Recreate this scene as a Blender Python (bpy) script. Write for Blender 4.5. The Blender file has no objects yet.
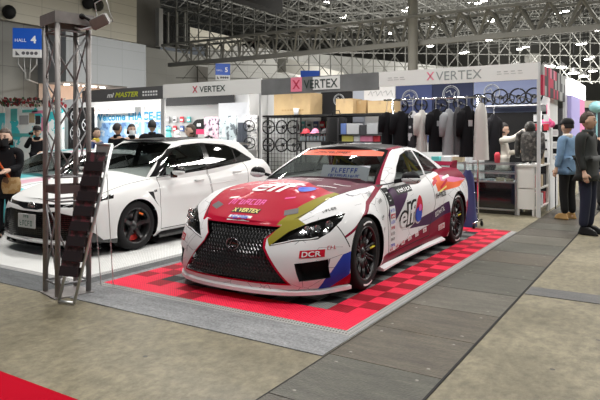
import bpy, bmesh, math, random
import numpy as np
from mathutils import Vector, Matrix
from mathutils.bvhtree import BVHTree
R = math.radians
PI = math.pi
random.seed(7)
S = bpy.context.scene
COL = S.collection

# ------------------------------------------------------------------ camera, world, lights, exposure
CAM_H = 1.45
cd = bpy.data.cameras.new('camera'); cam = bpy.data.objects.new('camera', cd); COL.objects.link(cam)
cam.location = (0, 0, CAM_H); cam.rotation_euler = (R(90), 0, R(32.15))
cd.lens = 35.2; cd.sensor_width = 36; cd.shift_y = -0.1067; cd.clip_start = .05; cd.clip_end = 500
S.camera = cam
w = bpy.data.worlds.new('world'); S.world = w; w.use_nodes = True
w.node_tree.nodes['Background'].inputs[0].default_value = (.86, .93, 1.0, 1)
w.node_tree.nodes['Background'].inputs[1].default_value = .10
S.view_settings.view_transform = 'Standard'; S.view_settings.look = 'None'
S.view_settings.gamma = 1; S.view_settings.exposure = 0.0

def area(x, y, z, sx, sy, watts, col=(1, .97, .92), rx=0, rz=0):
    ld = bpy.data.lights.new('hall_or_fill_light', 'AREA'); ld.shape = 'RECTANGLE'; ld.size = sx; ld.size_y = sy
    ld.energy = watts; ld.color = col
    o = bpy.data.objects.new('hall_or_fill_light', ld); o.location = (x, y, z); o.rotation_euler = (R(rx), 0, R(rz)); COL.objects.link(o)
    return o
# rows of hall lamps high above the stands
for lx, ly in ((-9, 1), (-2.5, 0.5), (4, 1.5), (-12, 8), (-5.5, 7.5), (1.5, 8), (8, 9), (-16, 15), (-9, 15), (-2, 15.5), (5, 16), (-20, 24), (-10, 24), (2, 24)):
    area(lx, ly, 11.5, 1.3, 1.3, 430)
for lx, ly in ((-17, 24), (5, 22), (-9, 53), (24, 46), (34, 70)):
    area(lx, ly, 9.0 if ly < 50 else 13, 4, 4, 2600)
# added unseen up-lights that brighten the roof steel from below
for lx, ly, e in ((-34, 62, 5000), (-8, 66, 6000), (38, 76, 7000), (56, 92, 7000), (-30, 92, 6000)):
    area(lx, ly, 4, 9, 9, e, rx=180)

# added unseen fill light that brightens the service wall on the left
area(-19, 44, 13, 5, 2, 1100, rx=62, rz=25)
# strip lights under the booth name boards
for lx, ly, sx, e in ((-3.6, 11.5, 2.6, 42), (-6.6, 11.5, 2.4, 30), (-9.6, 11.5, 2.6, 42), (-12.8, 11.6, 2.6, 70), (-3.2, 12.3, 2.0, 8)):
    area(lx, ly, 2.40, sx, .12, e, rx=18)
area(-15.2, 11.2, 2.6, 3, .2, 110, rx=40)

# ------------------------------------------------------------------ helpers
def nt(m):
    m.use_nodes = True
    return m.node_tree, m.node_tree.nodes['Principled BSDF']
def mat(name, col, rough=.5, metal=0, coat=0, emit=0, alpha=1, spec=None, bump=0, bscale=60, vary=0, vscale=6):
    m = bpy.data.materials.new(name); t, b = nt(m)
    c = tuple(col) + (1,)
    b.inputs['Base Color'].default_value = c; b.inputs['Roughness'].default_value = rough; b.inputs['Metallic'].default_value = metal
    if coat: b.inputs['Coat Weight'].default_value = coat; b.inputs['Coat Roughness'].default_value = .03
    if spec is not None: b.inputs['Specular IOR Level'].default_value = spec
    if emit: b.inputs['Emission Color'].default_value = c; b.inputs['Emission Strength'].default_value = emit
    if alpha < 1: b.inputs['Alpha'].default_value = alpha
    if bump or vary:
        tc = t.nodes.new('ShaderNodeTexCoord')
    if bump:
        n = t.nodes.new('ShaderNodeTexNoise'); n.inputs['Scale'].default_value = bscale; n.inputs['Detail'].default_value = 4
        bp = t.nodes.new('ShaderNodeBump'); bp.inputs['Strength'].default_value = bump; bp.inputs['Distance'].default_value = .02
        t.links.new(tc.outputs['Object'], n.inputs['Vector']); t.links.new(n.outputs[0], bp.inputs['Height']); t.links.new(bp.outputs[0], b.inputs['Normal'])
    if vary:
        n = t.nodes.new('ShaderNodeTexNoise'); n.inputs['Scale'].default_value = vscale; n.inputs['Detail'].default_value = 6
        rp = t.nodes.new('ShaderNodeMapRange'); rp.inputs[1].default_value = .3; rp.inputs[2].default_value = .7
        rp.inputs[3].default_value = 1 - vary; rp.inputs[4].default_value = 1 + vary
        mx = t.nodes.new('ShaderNodeVectorMath'); mx.operation = 'SCALE'; mx.inputs[0].default_value = col
        t.links.new(tc.outputs['Object'], n.inputs['Vector']); t.links.new(n.outputs[0], rp.inputs[0])
        t.links.new(rp.outputs[0], mx.inputs['Scale']); t.links.new(mx.outputs[0], b.inputs['Base Color'])
    return m

class MB:
    """collects shapes, builds ONE mesh"""
    def __init__(s): s.v = []; s.f = []; s.m = []; s.sm = []
    def add(s, vs, fs, mi=0, M=None, smooth=False):
        o = len(s.v)
        for p in vs:
            p = Vector(p)
            if M is not None: p = M @ p
            s.v.append(tuple(p))
        for f in fs: s.f.append([i + o for i in f]); s.m.append(mi); s.sm.append(smooth)
        return s
    def box(s, x0, x1, y0, y1, z0, z1, mi=0, M=None):
        vs = [(x0, y0, z0), (x1, y0, z0), (x1, y1, z0), (x0, y1, z0), (x0, y0, z1), (x1, y0, z1), (x1, y1, z1), (x0, y1, z1)]
        return s.add(vs, [(0, 3, 2, 1), (4, 5, 6, 7), (0, 1, 5, 4), (1, 2, 6, 5), (2, 3, 7, 6), (3, 0, 4, 7)], mi, M)
    def tube(s, pts, r, n=8, mi=0, closed=False, M=None, cap=True, r2=None, smooth=True):
        pts = [Vector(p) for p in pts]; k = len(pts); rings = []
        up = Vector((0, 0, 1))
        t0 = (pts[1] - pts[0]).normalized()
        if abs(t0.dot(up)) > .95: up = Vector((1, 0, 0))
        vs = []; last = None
        for i, p in enumerate(pts):
            if closed: t = pts[(i + 1) % k] - pts[i - 1]
            else: t = pts[min(i + 1, k - 1)] - pts[max(i - 1, 0)]
            if t.length < 1e-9: t = Vector((0, 0, 1))
            t.normalize()
            a = up - t * up.dot(t)
            if a.length < 1e-4: a = t.orthogonal()
            a.normalize(); b = t.cross(a); up = a if not closed else up
            rr = r[i] if isinstance(r, (list, tuple)) else r
            rb = rr if r2 is None else r2
            for j in range(n):
                an = 2 * PI * (j + .5) / n
                vs.append(p + a * math.cos(an) * rr + b * math.sin(an) * rb)
        fs = []
        for i in range(k if closed else k - 1):
            i2 = (i + 1) % k
            for j in range(n):
                fs.append((i * n + j, i * n + (j + 1) % n, i2 * n + (j + 1) % n, i2 * n + j))
        if cap and not closed:
            fs.append(tuple(range(n))[::-1]); fs.append(tuple((k - 1) * n + j for j in range(n)))
        return s.add(vs, fs, mi, M, smooth and n > 4)
    def bar(s, a, b, w, mi=0, n=4, M=None): return s.tube([a, b], w * (.7071 if n == 4 else .5), n, mi, M=M)
    def lathe(s, prof, n=32, mi=0, M=None, smooth=True, a0=0, a1=2 * PI):
        k = len(prof); full = abs(a1 - a0 - 2 * PI) < 1e-6; cols = n if full else n + 1
        vs = []
        for j in range(cols):
            a = a0 + (a1 - a0) * j / n
            for (r, z) in prof: vs.append((r * math.cos(a), r * math.sin(a), z))
        fs = []
        for j in range(n):
            j2 = (j + 1) % cols
            for i in range(k - 1): fs.append((j * k + i, j2 * k + i, j2 * k + i + 1, j * k + i + 1))
        return s.add(vs, fs, mi, M, smooth)
    def prism(s, poly, z0, z1, mi=0, M=None):
        n = len(poly); vs = [(p[0], p[1], z0) for p in poly] + [(p[0], p[1], z1) for p in poly]
        fs = [tuple(range(n))[::-1], tuple(range(n, 2 * n))] + [(i, (i + 1) % n, n + (i + 1) % n, n + i) for i in range(n)]
        return s.add(vs, fs, mi, M)
    def grid(s, P, nu, nv, mi=0, M=None, smooth=True, closed_u=False):
        vs = [P(i / (nu if closed_u else nu - 1), j / (nv - 1)) for i in range(nu) for j in range(nv)]
        fs = []
        for i in range(nu if closed_u else nu - 1):
            i2 = (i + 1) % nu
            for j in range(nv - 1): fs.append((i * nv + j, i2 * nv + j, i2 * nv + j + 1, i * nv + j + 1))
        return s.add(vs, fs, mi, M, smooth)
    def ball(s, c, rx, ry, rz, n=16, mi=0, M=None):
        def P(u, v):
            a = u * 2 * PI; b = (v - .5) * PI
            return (c[0] + rx * math.cos(b) * math.cos(a), c[1] + ry * math.cos(b) * math.sin(a), c[2] + rz * math.sin(b))
        return s.grid(P, n, max(6, n // 2 + 1), mi, M, True, True)
    def build(s, name, mats, parent=None, bevel=0, loc=None, rot=None, weld=True):
        me = bpy.data.meshes.new(name)
        me.from_pydata(s.v, [], s.f)
        if not isinstance(mats, (list, tuple)): mats = [mats]
        for m in mats: me.materials.append(m)
        me.polygons.foreach_set('material_index', s.m)
        me.polygons.foreach_set('use_smooth', s.sm)
        me.update()
        bm = bmesh.new(); bm.from_mesh(me)
        if weld: bmesh.ops.remove_doubles(bm, verts=bm.verts, dist=1e-5)
        bmesh.ops.recalc_face_normals(bm, faces=bm.faces)
        if bevel:
            es = [e for e in bm.edges if len(e.link_faces) == 2 and e.calc_face_angle(0) > .5]
            bmesh.ops.bevel(bm, geom=es, offset=bevel, segments=2, affect='EDGES', clamp_overlap=True)
        bm.to_mesh(me); bm.free()
        o = bpy.data.objects.new(name, me); COL.objects.link(o)
        if parent is not None: o.parent = parent
        if loc is not None: o.location = loc
        if rot is not None: o.rotation_euler = rot
        return o
def tag(o, label=None, cat=None, group=None, kind=None):
    if label: o['label'] = label
    if cat: o['category'] = cat
    if group: o['group'] = group
    if kind: o['kind'] = kind
    return o
def thing(name, label, cat, loc=(0, 0, 0), rz=0, group=None):
    o = bpy.data.objects.new(name, None); o.empty_display_size = .1; COL.objects.link(o)
    o.location = loc; o.rotation_euler = (0, 0, rz)
    return tag(o, label, cat, group)
def copy_tree(o, parent=None, top=True):
    c = o.copy(); COL.objects.link(c); c.parent = parent
    for ch in [x for x in CH(o)]: copy_tree(ch, c)
    return c
def CH(o): return [x for x in COL.objects if x.parent == o]
def inst(o, loc, rz=0, label=None, sc=None, rot=None):
    c = copy_tree(o); c.location = loc; c.rotation_euler = rot if rot else (0, 0, rz)
    if sc: c.scale = (sc, sc, sc) if not isinstance(sc, tuple) else sc
    if label: c['label'] = label
    return c
def Tm(x=0, y=0, z=0): return Matrix.Translation((x, y, z))
def Rm(a, ax): return Matrix.Rotation(a, 4, ax)
_tx = {}
def text_geo(txt, size=1, shear=0, bold=0, sx=1):
    """flat mesh (verts, faces) of a word, centred on its box, in the xy plane"""
    cu = bpy.data.curves.new('t', 'FONT'); cu.body = txt; cu.size = size; cu.shear = shear; cu.offset = bold
    cu.align_x = 'CENTER'; cu.align_y = 'CENTER'; cu.resolution_u = 3
    o = bpy.data.objects.new('t', cu); COL.objects.link(o)
    dg = bpy.context.evaluated_depsgraph_get(); me = bpy.data.meshes.new_from_object(o.evaluated_get(dg))
    vs = [(v.co.x * sx, v.co.y, 0) for v in me.vertices]; fs = [tuple(p.vertices) for p in me.polygons]
    bpy.data.objects.remove(o); bpy.data.curves.remove(cu); bpy.data.meshes.remove(me)
    if vs:
        cx = (min(v[0] for v in vs) + max(v[0] for v in vs)) / 2; cy = (min(v[1] for v in vs) + max(v[1] for v in vs)) / 2
        vs = [(v[0] - cx, v[1] - cy, 0) for v in vs]
    return vs, fs
def add_text(mb, txt, width, M, mi=0, shear=0, bold=0, height=None):
    vs, fs = text_geo(txt, 1, shear, bold)
    if not vs: return mb
    wd = max(v[0] for v in vs) - min(v[0] for v in vs); ht = max(v[1] for v in vs) - min(v[1] for v in vs)
    kx = width / wd; ky = (height / ht) if height else kx
    return mb.add([(v[0] * kx, v[1] * ky, 0) for v in vs], fs, mi, M)
# matrix for flat things on a wall that faces -Y (towards the camera side): local x -> +X, local y -> +Z
def faceY(x, y, z): return Tm(x, y, z) @ Rm(PI / 2, 'X')
# and on a wall that faces +X
def faceX(x, y, z): return Tm(x, y, z) @ Rm(PI / 2, 'Z') @ Rm(PI / 2, 'X')
def interp(tab):
    xs = np.array([a for a, b in tab], float); ys = np.array([b for a, b in tab], float)
    d = np.diff(ys) / np.diff(xs); m = np.zeros(len(xs)); m[0] = d[0]; m[-1] = d[-1]
    for i in range(1, len(xs) - 1):
        m[i] = 0 if d[i - 1] * d[i] <= 0 else 2 * d[i - 1] * d[i] / (d[i - 1] + d[i])
    def f(x):
        if x <= xs[0]: return float(ys[0])
        if x >= xs[-1]: return float(ys[-1])
        i = int(np.searchsorted(xs, x)) - 1; h = xs[i + 1] - xs[i]; t = (x - xs[i]) / h
        return float(ys[i] * (2 * t**3 - 3 * t**2 + 1) + m[i] * h * (t**3 - 2 * t**2 + t) + ys[i + 1] * (-2 * t**3 + 3 * t**2) + m[i + 1] * h * (t**3 - t**2))
    return f
def sst(a, b, x):
    t = min(1, max(0, (x - a) / (b - a))); return t * t * (3 - 2 * t)
# ------------------------------------------------------------------ materials
M_black = mat('black', (.010, .010, .011), .6, spec=.2)
M_gloss_black = mat('gloss_black', (.008, .008, .009), .12, coat=.6)
M_tire = mat('tire_rubber', (.014, .014, .015), .8, spec=.2, bump=.15, bscale=200)
M_white_flat = mat('white_vinyl', (.82, .83, .85), .4)
M_steel = mat('brushed_steel', (.45, .45, .46), .35, .9)
M_alu = mat('aluminium', (.62, .63, .64), .32, .85)
M_chrome = mat('chrome', (.8, .8, .82), .12, 1)
M_trussm = mat('truss_metal', (.25, .25, .26), .5, .6)
M_trussd = mat('weathered_truss_metal', (.27, .255, .25), .5, .4, vary=.15, vscale=8)
def glass(name, tint, a, rough=.03):
    m = bpy.data.materials.new(name); t, b = nt(m); t.nodes.remove(b)
    out = t.nodes['Material Output']; g = t.nodes.new('ShaderNodeBsdfGlossy'); g.inputs['Roughness'].default_value = rough
    tr = t.nodes.new('ShaderNodeBsdfTransparent'); tr.inputs[0].default_value = (tint[0], tint[1], tint[2], 1)
    fr = t.nodes.new('ShaderNodeLayerWeight'); fr.inputs[0].default_value = a
    mx = t.nodes.new('ShaderNodeMixShader')
    mr = t.nodes.new('ShaderNodeMapRange'); mr.inputs[3].default_value = .05; mr.inputs[4].default_value = .45
    t.links.new(fr.outputs['Fresnel'], mr.inputs[0]); t.links.new(mr.outputs[0], mx.inputs[0])
    t.links.new(tr.outputs[0], mx.inputs[1]); t.links.new(g.outputs[0], mx.inputs[2]); t.links.new(mx.outputs[0], out.inputs[0])
    return m
M_glass_car = glass('tinted_car_glass', (.62, .66, .65), .5)
M_glass_dark = glass('dark_privacy_glass', (.05, .06, .06), .5)
M_glass_lens = glass('clear_lens', (.9, .92, .93), .3)
M_glass_case = glass('display_glass', (.8, .86, .86), .35)
# sight lines of the photo's viewpoint, used only to look up where things stand
FPX, HY = 587.0, 136.0
YA = math.atan(369 / 587); CA, SA = math.cos(YA), math.sin(YA)
def at_D(x, y, d):
    cx = (x - 300) / FPX * d
    return Vector((cx * CA - d * SA, cx * SA + d * CA, CAM_H + (HY - y) * d / FPX))
def at_G(x, y, z=0): return at_D(x, y, FPX * (CAM_H - z) / (y - HY))
def at_Y(x, y, Y): return at_D(x, y, Y / ((x - 300) / FPX * SA + CA))
def at_X(x, y, X): return at_D(x, y, X / ((x - 300) / FPX * CA - SA))

# ------------------------------------------------------------------ floor, trench plates, carpets
def floor_mat():
    m = bpy.data.materials.new('stained_concrete'); t, b = nt(m); L = t.links.new; N = t.nodes.new
    tc = N('ShaderNodeTexCoord')
    n1 = N('ShaderNodeTexNoise'); n1.inputs['Scale'].default_value = .9; n1.inputs['Detail'].default_value = 8; n1.inputs['Roughness'].default_value = .7
    n2 = N('ShaderNodeTexNoise'); n2.inputs['Scale'].default_value = 14; n2.inputs['Detail'].default_value = 8; n2.inputs['Roughness'].default_value = .75
    mp = N('ShaderNodeMapping'); mp.inputs['Scale'].default_value = (1, .7, 1); L(tc.outputs['Object'], mp.inputs[0]); L(mp.outputs[0], n2.inputs['Vector'])
    L(tc.outputs['Object'], n1.inputs['Vector'])
    r1 = N('ShaderNodeValToRGB'); e = r1.color_ramp.elements; e[0].position = .3; e[0].color = (.10, .088, .056, 1); e[1].position = .72; e[1].color = (.275, .245, .170, 1)
    L(n1.outputs[0], r1.inputs[0])
    r2 = N('ShaderNodeValToRGB'); e = r2.color_ramp.elements; e[0].position = .30; e[0].color = (.45, .44, .42, 1); e[1].position = .62; e[1].color = (1.15, 1.14, 1.1, 1)
    L(n2.outputs[0], r2.inputs[0])
    mx = N('ShaderNodeMix'); mx.data_type = 'RGBA'; mx.blend_type = 'MULTIPLY'; mx.inputs[0].default_value = 1
    L(r1.outputs[0], mx.inputs[6]); L(r2.outputs[0], mx.inputs[7])
    v = N('ShaderNodeTexVoronoi'); v.inputs['Scale'].default_value = 3.2; L(tc.outputs['Object'], v.inputs['Vector'])
    lt = N('ShaderNodeMath'); lt.operation = 'LESS_THAN'; lt.inputs[1].default_value = .055; L(v.outputs['Distance'], lt.inputs[0])
    mx2 = N('ShaderNodeMix'); mx2.data_type = 'RGBA'; mx2.inputs[7].default_value = (.05, .045, .04, 1); L(lt.outputs[0], mx2.inputs[0]); L(mx.outputs[2], mx2.inputs[6])
    L(mx2.outputs[2], b.inputs['Base Color'])
    rr = N('ShaderNodeMapRange'); rr.inputs[3].default_value = .38; rr.inputs[4].default_value = .7; L(n1.outputs[0], rr.inputs[0]); L(rr.outputs[0], b.inputs['Roughness'])
    bp = N('ShaderNodeBump'); bp.inputs['Strength'].default_value = .25; bp.inputs['Distance'].default_value = .01; L(n2.outputs[0], bp.inputs['Height']); L(bp.outputs[0], b.inputs['Normal'])
    return m
M_floor = floor_mat()
def plate_mat(name, c0, c1, rough, bscale=90):
    m = bpy.data.materials.new(name); t, b = nt(m); L = t.links.new; N = t.nodes.new
    tc = N('ShaderNodeTexCoord'); n = N('ShaderNodeTexNoise'); n.inputs['Scale'].default_value = 5; n.inputs['Detail'].default_value = 8; n.inputs['Roughness'].default_value = .7
    mp = N('ShaderNodeMapping'); mp.inputs['Scale'].default_value = (.5, 2.5, 1); L(tc.outputs['Object'], mp.inputs[0]); L(mp.outputs[0], n.inputs['Vector'])
    r = N('ShaderNodeValToRGB'); e = r.color_ramp.elements; e[0].position = .35; e[0].color = c0 + (1,); e[1].position = .68; e[1].color = c1 + (1,)
    L(n.outputs[0], r.inputs[0]); L(r.outputs[0], b.inputs['Base Color']); b.inputs['Roughness'].default_value = rough
    gr_ = N('ShaderNodeTexNoise'); gr_.inputs['Scale'].default_value = 60; gr_.inputs['Detail'].default_value = 3; L(tc.outputs['Object'], gr_.inputs['Vector'])
    g2 = N('ShaderNodeMapRange'); g2.inputs[1].default_value = .3; g2.inputs[2].default_value = .7; g2.inputs[3].default_value = .7; g2.inputs[4].default_value = 1.25; L(gr_.outputs[0], g2.inputs[0])
    gs = N('ShaderNodeVectorMath'); gs.operation = 'SCALE'; L(r.outputs[0], gs.inputs[0]); L(g2.outputs[0], gs.inputs['Scale']); L(gs.outputs[0], b.inputs['Base Color'])
    ck = N('ShaderNodeTexVoronoi'); ck.inputs['Scale'].default_value = bscale; L(tc.outputs['Object'], ck.inputs['Vector'])
    bp = N('ShaderNodeBump'); bp.inputs['Strength'].default_value = .5; bp.inputs['Distance'].default_value = .004; L(ck.outputs['Distance'], bp.inputs['Height']); L(bp.outputs[0], b.inputs['Normal'])
    return m
b = MB(); b.add([(-90, -6, 0), (70, -6, 0), (70, 140, 0), (-90, 140, 0)], [(0, 1, 2, 3)])
tag(b.build('floor', M_floor), kind='structure')
PL = [plate_mat('trench_plate_dark', (.030, .026, .018), (.078, .067, .048), .5), plate_mat('trench_plate_grey', (.036, .036, .027), (.092, .090, .070), .45), plate_mat('trench_plate_brown', (.045, .037, .026), (.108, .092, .066), .5), plate_mat('trench_plate_light', (.06, .056, .042), (.135, .126, .100), .42)]
b = MB(); y = .6; k = 0; seq = [0, 0, 0, 1, 2, 2, 3, 1, 1, 2, 1, 3, 0, 1]
while y < 30:
    b.box(-1.905, -1.143, y + .004, y + .696, -.02, .006, seq[k % len(seq)])
    for sx in (-1.80, -1.26):
        for sy in (.1, .6): b.lathe([(0, .0075), (.012, .0075), (.012, .006)], 8, 4, Tm(sx, y + sy, 0))
    y += .7; k += 1
b.build('trim_1', PL + [mat('bolt', (.28, .27, .24), .5, .4)])['kind'] = 'structure'
b = MB(); b.box(-1.915, -1.905, .6, 30, -.02, .007); b.box(-1.143, -1.128, .6, 30, -.02, .007); b.build('trim_2', M_black)['kind'] = 'structure'
b = MB(); b.box(-1.12, 30, 5.65, 5.95, -.02, .005); b.build('trim_3', plate_mat('cross_trench_cover', (.06, .06, .062), (.10, .10, .10), .55))['kind'] = 'structure'
b = MB(); b.box(-1.12, 30, 2.0, 2.006, -.01, .002); b.box(-20, -1.91, 1.2, 1.206, -.01, .002); b.box(6, 6.006, -4, 60, -.01, .002); b.build('trim_4', M_black)['kind'] = 'structure'
g_l = plate_mat('light_grey_carpet', (.185, .19, .20), (.265, .27, .28), .9, 300); g_d = plate_mat('dark_grey_carpet', (.075, .08, .085), (.12, .125, .13), .9, 300)
b = MB(); b.box(-4.80, -1.93, 3.345, 9.2, 0, .006); o = b.build('grey_carpet', g_l); tag(o, 'light grey carpet strip lying along the front edge of the red tiles', 'carpet')
b = MB(); b.box(-14, -4.80, 3.33, 9.9, 0, .005); o = b.build('grey_carpet', g_d); tag(o, 'dark grey carpet under the white tiles and the white car', 'carpet')
b = MB(); b.box(-9, -2.64, .2, 2.072, 0, .007); o = b.build('red_carpet', mat('red_carpet', (.40, .003, .016), .95, spec=.05, bump=.4, bscale=400)); tag(o, 'plain red carpet at the lower left corner of the picture', 'carpet')
# interlocking show tiles
def tile_mat(name, col, rough=.45):
    m = mat(name, col, .6, spec=.18); t, bs = m.node_tree, m.node_tree.nodes['Principled BSDF']; L = t.links.new; N = t.nodes.new
    tc = N('ShaderNodeTexCoord'); wv = N('ShaderNodeTexWave'); wv.inputs['Scale'].default_value = 12; wv.inputs['Distortion'].default_value = 0; L(tc.outputs['Object'], wv.inputs['Vector'])
    w2 = N('ShaderNodeTexWave'); w2.bands_direction = 'Y'; w2.inputs['Scale'].default_value = 12; L(tc.outputs['Object'], w2.inputs['Vector'])
    mu = N('ShaderNodeMath'); mu.operation = 'MAXIMUM'; L(wv.outputs['Fac'], mu.inputs[0]); L(w2.outputs['Fac'], mu.inputs[1])
    mr = N('ShaderNodeMapRange'); mr.inputs[1].default_value = .35; mr.inputs[2].default_value = .7; mr.inputs[3].default_value = .35; mr.inputs[4].default_value = 1.0; L(mu.outputs[0], mr.inputs[0])
    sc = N('ShaderNodeVectorMath'); sc.operation = 'SCALE'; sc.inputs[0].default_value = col; L(mr.outputs[0], sc.inputs['Scale']); L(sc.outputs[0], bs.inputs['Base Color'])
    bp = N('ShaderNodeBump'); bp.inputs['Strength'].default_value = .5; bp.inputs['Distance'].default_value = .006; L(mu.outputs[0], bp.inputs['Height']); L(bp.outputs[0], bs.inputs['Normal'])
    return m
def ramp(b, x0, x1, y0, y1, z, wd, mi):
    b.add([(x0, y0, z), (x1, y0, z), (x1, y1, z), (x0, y1, z), (x0 - wd, y0 - wd, .007), (x1 + wd, y0 - wd, .007), (x1 + wd, y1 + wd, .007), (x0 - wd, y1 + wd, .007)],
          [(0, 1, 5, 4), (1, 2, 6, 5), (2, 3, 7, 6), (3, 0, 4, 7)], mi)
ts = .1905; x0, y0 = -4.67, 3.83
TR, TD, TG, TK = tile_mat('bright_red_tile', (.86, .022, .070)), tile_mat('dark_red_tile', (.33, .004, .018)), tile_mat('grey_tile', (.20, .215, .21)), tile_mat('black_tile', (.022, .024, .026))
b = MB()
for i in range(14):
    for j in range(28):
        inner = 2 <= i <= 11 and 2 <= j <= 25
        mi = (2 if (i + j) % 2 else 3) if inner else (0 if (i + j) % 2 else 1)
        if j < 2: mi = 0 if (i + j) % 2 == 0 or random.random() < .35 else (1 if i < 7 else 0)
        b.box(x0 + i * ts + .0008, x0 + (i + 1) * ts - .0008, y0 + j * ts + .0008, y0 + (j + 1) * ts - .0008, .006, .022, mi)
o = b.build('show_tile_floor', [TR, TD, TG, TK]); tag(o, 'red and black checkered interlocking tiles under the racing coupe', 'floor tiles')
b = MB(); ramp(b, x0, x0 + 14 * ts, y0, y0 + 28 * ts, .022, .055, 0); b.build('edge_ramp', tile_mat('grey_ramp', (.34, .34, .33)), o)
b = MB(); x0, y0 = -5.03, 3.76
ts2 = .381
TW, TB2 = tile_mat('white_tile', (.80, .81, .80)), tile_mat('black_checker_tile', (.05, .05, .055))
for i in range(13):
    for j in range(13):
        inner = 2 <= i <= 10 and j >= 1 and (i // 1 + j) % 2 and j > 1
        b.box(x0 - (i + 1) * ts2 + .001, x0 - i * ts2 - .001, y0 + j * ts2 + .001, y0 + (j + 1) * ts2 - .001, .005, .020, 1 if (2 <= i and j >= 3 and (i + j) % 2 == 0) else 0)
o = b.build('show_tile_floor', [TW, TB2]); tag(o, 'white and black checkered interlocking tiles under the white hatchback', 'floor tiles')
b = MB(); ramp(b, x0 - 13 * ts2, x0, y0, y0 + 13 * ts2, .020, .055, 0); b.build('edge_ramp', tile_mat('grey_ramp2', (.4, .4, .4)), o)
# ------------------------------------------------------------------ the hall: walls, piers, ceiling lattice, long truss
def panel_mat(name, col, sx, sz, vary=.10, joint=.6):
    """big wall panels with thin joints; u along the wall, v up"""
    m = bpy.data.materials.new(name); t, b = nt(m); L = t.links.new; N = t.nodes.new
    tc = N('ShaderNodeTexCoord'); sep = N('ShaderNodeSeparateXYZ'); L(tc.outputs['Object'], sep.inputs[0])
    ad = N('ShaderNodeMath'); ad.operation = 'ADD'; L(sep.outputs[0], ad.inputs[0]); L(sep.outputs[1], ad.inputs[1])
    cb = N('ShaderNodeCombineXYZ'); L(ad.outputs[0], cb.inputs[0]); L(sep.outputs[2], cb.inputs[1])
    br = N('ShaderNodeTexBrick'); br.offset = 0; br.inputs['Scale'].default_value = 1; br.inputs['Brick Width'].default_value = sx; br.inputs['Row Height'].default_value = sz
    br.inputs['Mortar Size'].default_value = .02; br.inputs['Color1'].default_value = col + (1,); br.inputs['Color2'].default_value = tuple(c * (1 - vary) for c in col) + (1,)
    br.inputs['Mortar'].default_value = tuple(c * joint for c in col) + (1,)
    L(cb.outputs[0], br.inputs['Vector']); L(br.outputs[0], b.inputs['Base Color']); b.inputs['Roughness'].default_value = .75
    return m
M_wall = panel_mat('grey_wall_panels', (.20, .20, .185), 1.2, 2.6)
M_cream = panel_mat('cream_wall_panels', (.50, .475, .40), 2.4, .62, .05, .7)
M_lgrey = panel_mat('pale_grey_panels', (.25, .265, .28), 1.8, 1.1, .05, .8)
M_conc = panel_mat('pier_concrete', (.50, .50, .47), 3, 1.5, .06, .8)
M_brown = mat('brown_grey_cladding', (.22, .21, .19), .8)
def hexprism(q, d, z0, z1):   # four ground points -> block
    return q
XW = -30.0
# left wall: grey panels below, cream gallery above, running into the hall
b = MB(); b.box(XW - .6, XW, 2, at_X(134, 40, XW).y, 0, 9.0); o = b.build('wall_left', M_wall); o['kind'] = 'structure'
b = MB(); b.box(XW - .6, XW + .25, 2, at_X(134, 40, XW).y, 7.6, 16); o = b.build('trim_5', M_cream); o['kind'] = 'structure'
b = MB(); b.box(XW - .6, XW + .5, 2, 44, 12.6, 24); o = b.build('trim_6', mat('dark_upper_wall', (.045, .045, .045), .8)); o['kind'] = 'structure'
# pale meeting-room block projecting from the wall
pA, pB = at_X(66, 33, XW + 2.5), at_X(146, 40, XW + 2.5)
b = MB(); b.box(XW, XW + 2.5, pA.y, pB.y, pA.z - 2.6, pA.z + .1)
b.box(XW, XW + 2.5, pA.y, pB.y, 0, 2.9); b.box(XW, XW + 2.5, pB.y - 1.5, pB.y, 2.9, pA.z - 2.6)
o = b.build('wall_room', M_lgrey); o['kind'] = 'structure'
b = MB(); b.box(XW + .05, XW + .10, pA.y, pB.y - 1.5, 2.9, pA.z - 2.6); o = b.build('wall_recess', mat('warm_recess_wall', (.55, .43, .36), .7)); o['kind'] = 'structure'
lampm = mat('warm_downlight', (1, .85, .7), .5, emit=6)
dl = None
for i in range(5):
    yy = pA.y + 1.0 + i * (pB.y - pA.y - 3) / 4.4
    b = MB(); b.lathe([(0, 0), (.13, 0), (.16, -.02), (.16, .05)], 12, 0, Tm(0, 0, 0)); 
    if dl is None:
        o = dl = b.build('downlight', lampm); 
    else: o = copy_tree(dl)
    o.location = (XW + 1.2, yy, pA.z - 2.66); tag(o, 'warm round downlight in the lit recess of the pale block, %s from the left' % ['first', 'second', 'third', 'fourth', 'fifth'][i], 'lamp', 'recess downlights')
    ld = bpy.data.lights.new('recess_lamp', 'POINT'); ld.energy = 14; ld.color = (1, .8, .65); ld.shadow_soft_size = .15
    lo = bpy.data.objects.new('recess_lamp', ld); COL.objects.link(lo); lo.location = (XW + 1.2, yy, pA.z - 2.9)
# pier, brown cladding and lift tower with dark glazing and a white column
p0, p1 = at_D(146, 60, 44), at_D(206, 60, 50)
def slab_from(x0, x1, ya, yb, d0, d1, th, name, m, kind='structure'):
    """upright slab between two sight lines at distances d0, d1; ya/yb pixel heights at its left end"""
    a, c = at_D(x0, ya, d0), at_D(x1, ya, d1); zt = a.z; zb = max(0, at_D(x0, yb, d0).z)
    dr = Vector((c.x - a.x, c.y - a.y, 0)).normalized(); n = Vector((-dr.y, dr.x, 0))
    if n.dot(Vector((-SA, CA, 0))) < 0: n = -n
    q = [a, c, c + n * th, a + n * th]
    b = MB(); b.prism([(p.x, p.y) for p in q], zb, zt); o = b.build(name, m); o['kind'] = kind; return o
slab_from(146, 208, 47, 136, 56, 63, 3, 'wall_pier', M_conc)
slab_from(131, 160, -40, 47, 55.3, 58.5, 4, 'wall_brown', M_brown)
slab_from(159, 163, 8, 46, 54.6, 55, .5, 'column_white', mat('white_column', (.6, .6, .58), .6))
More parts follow.
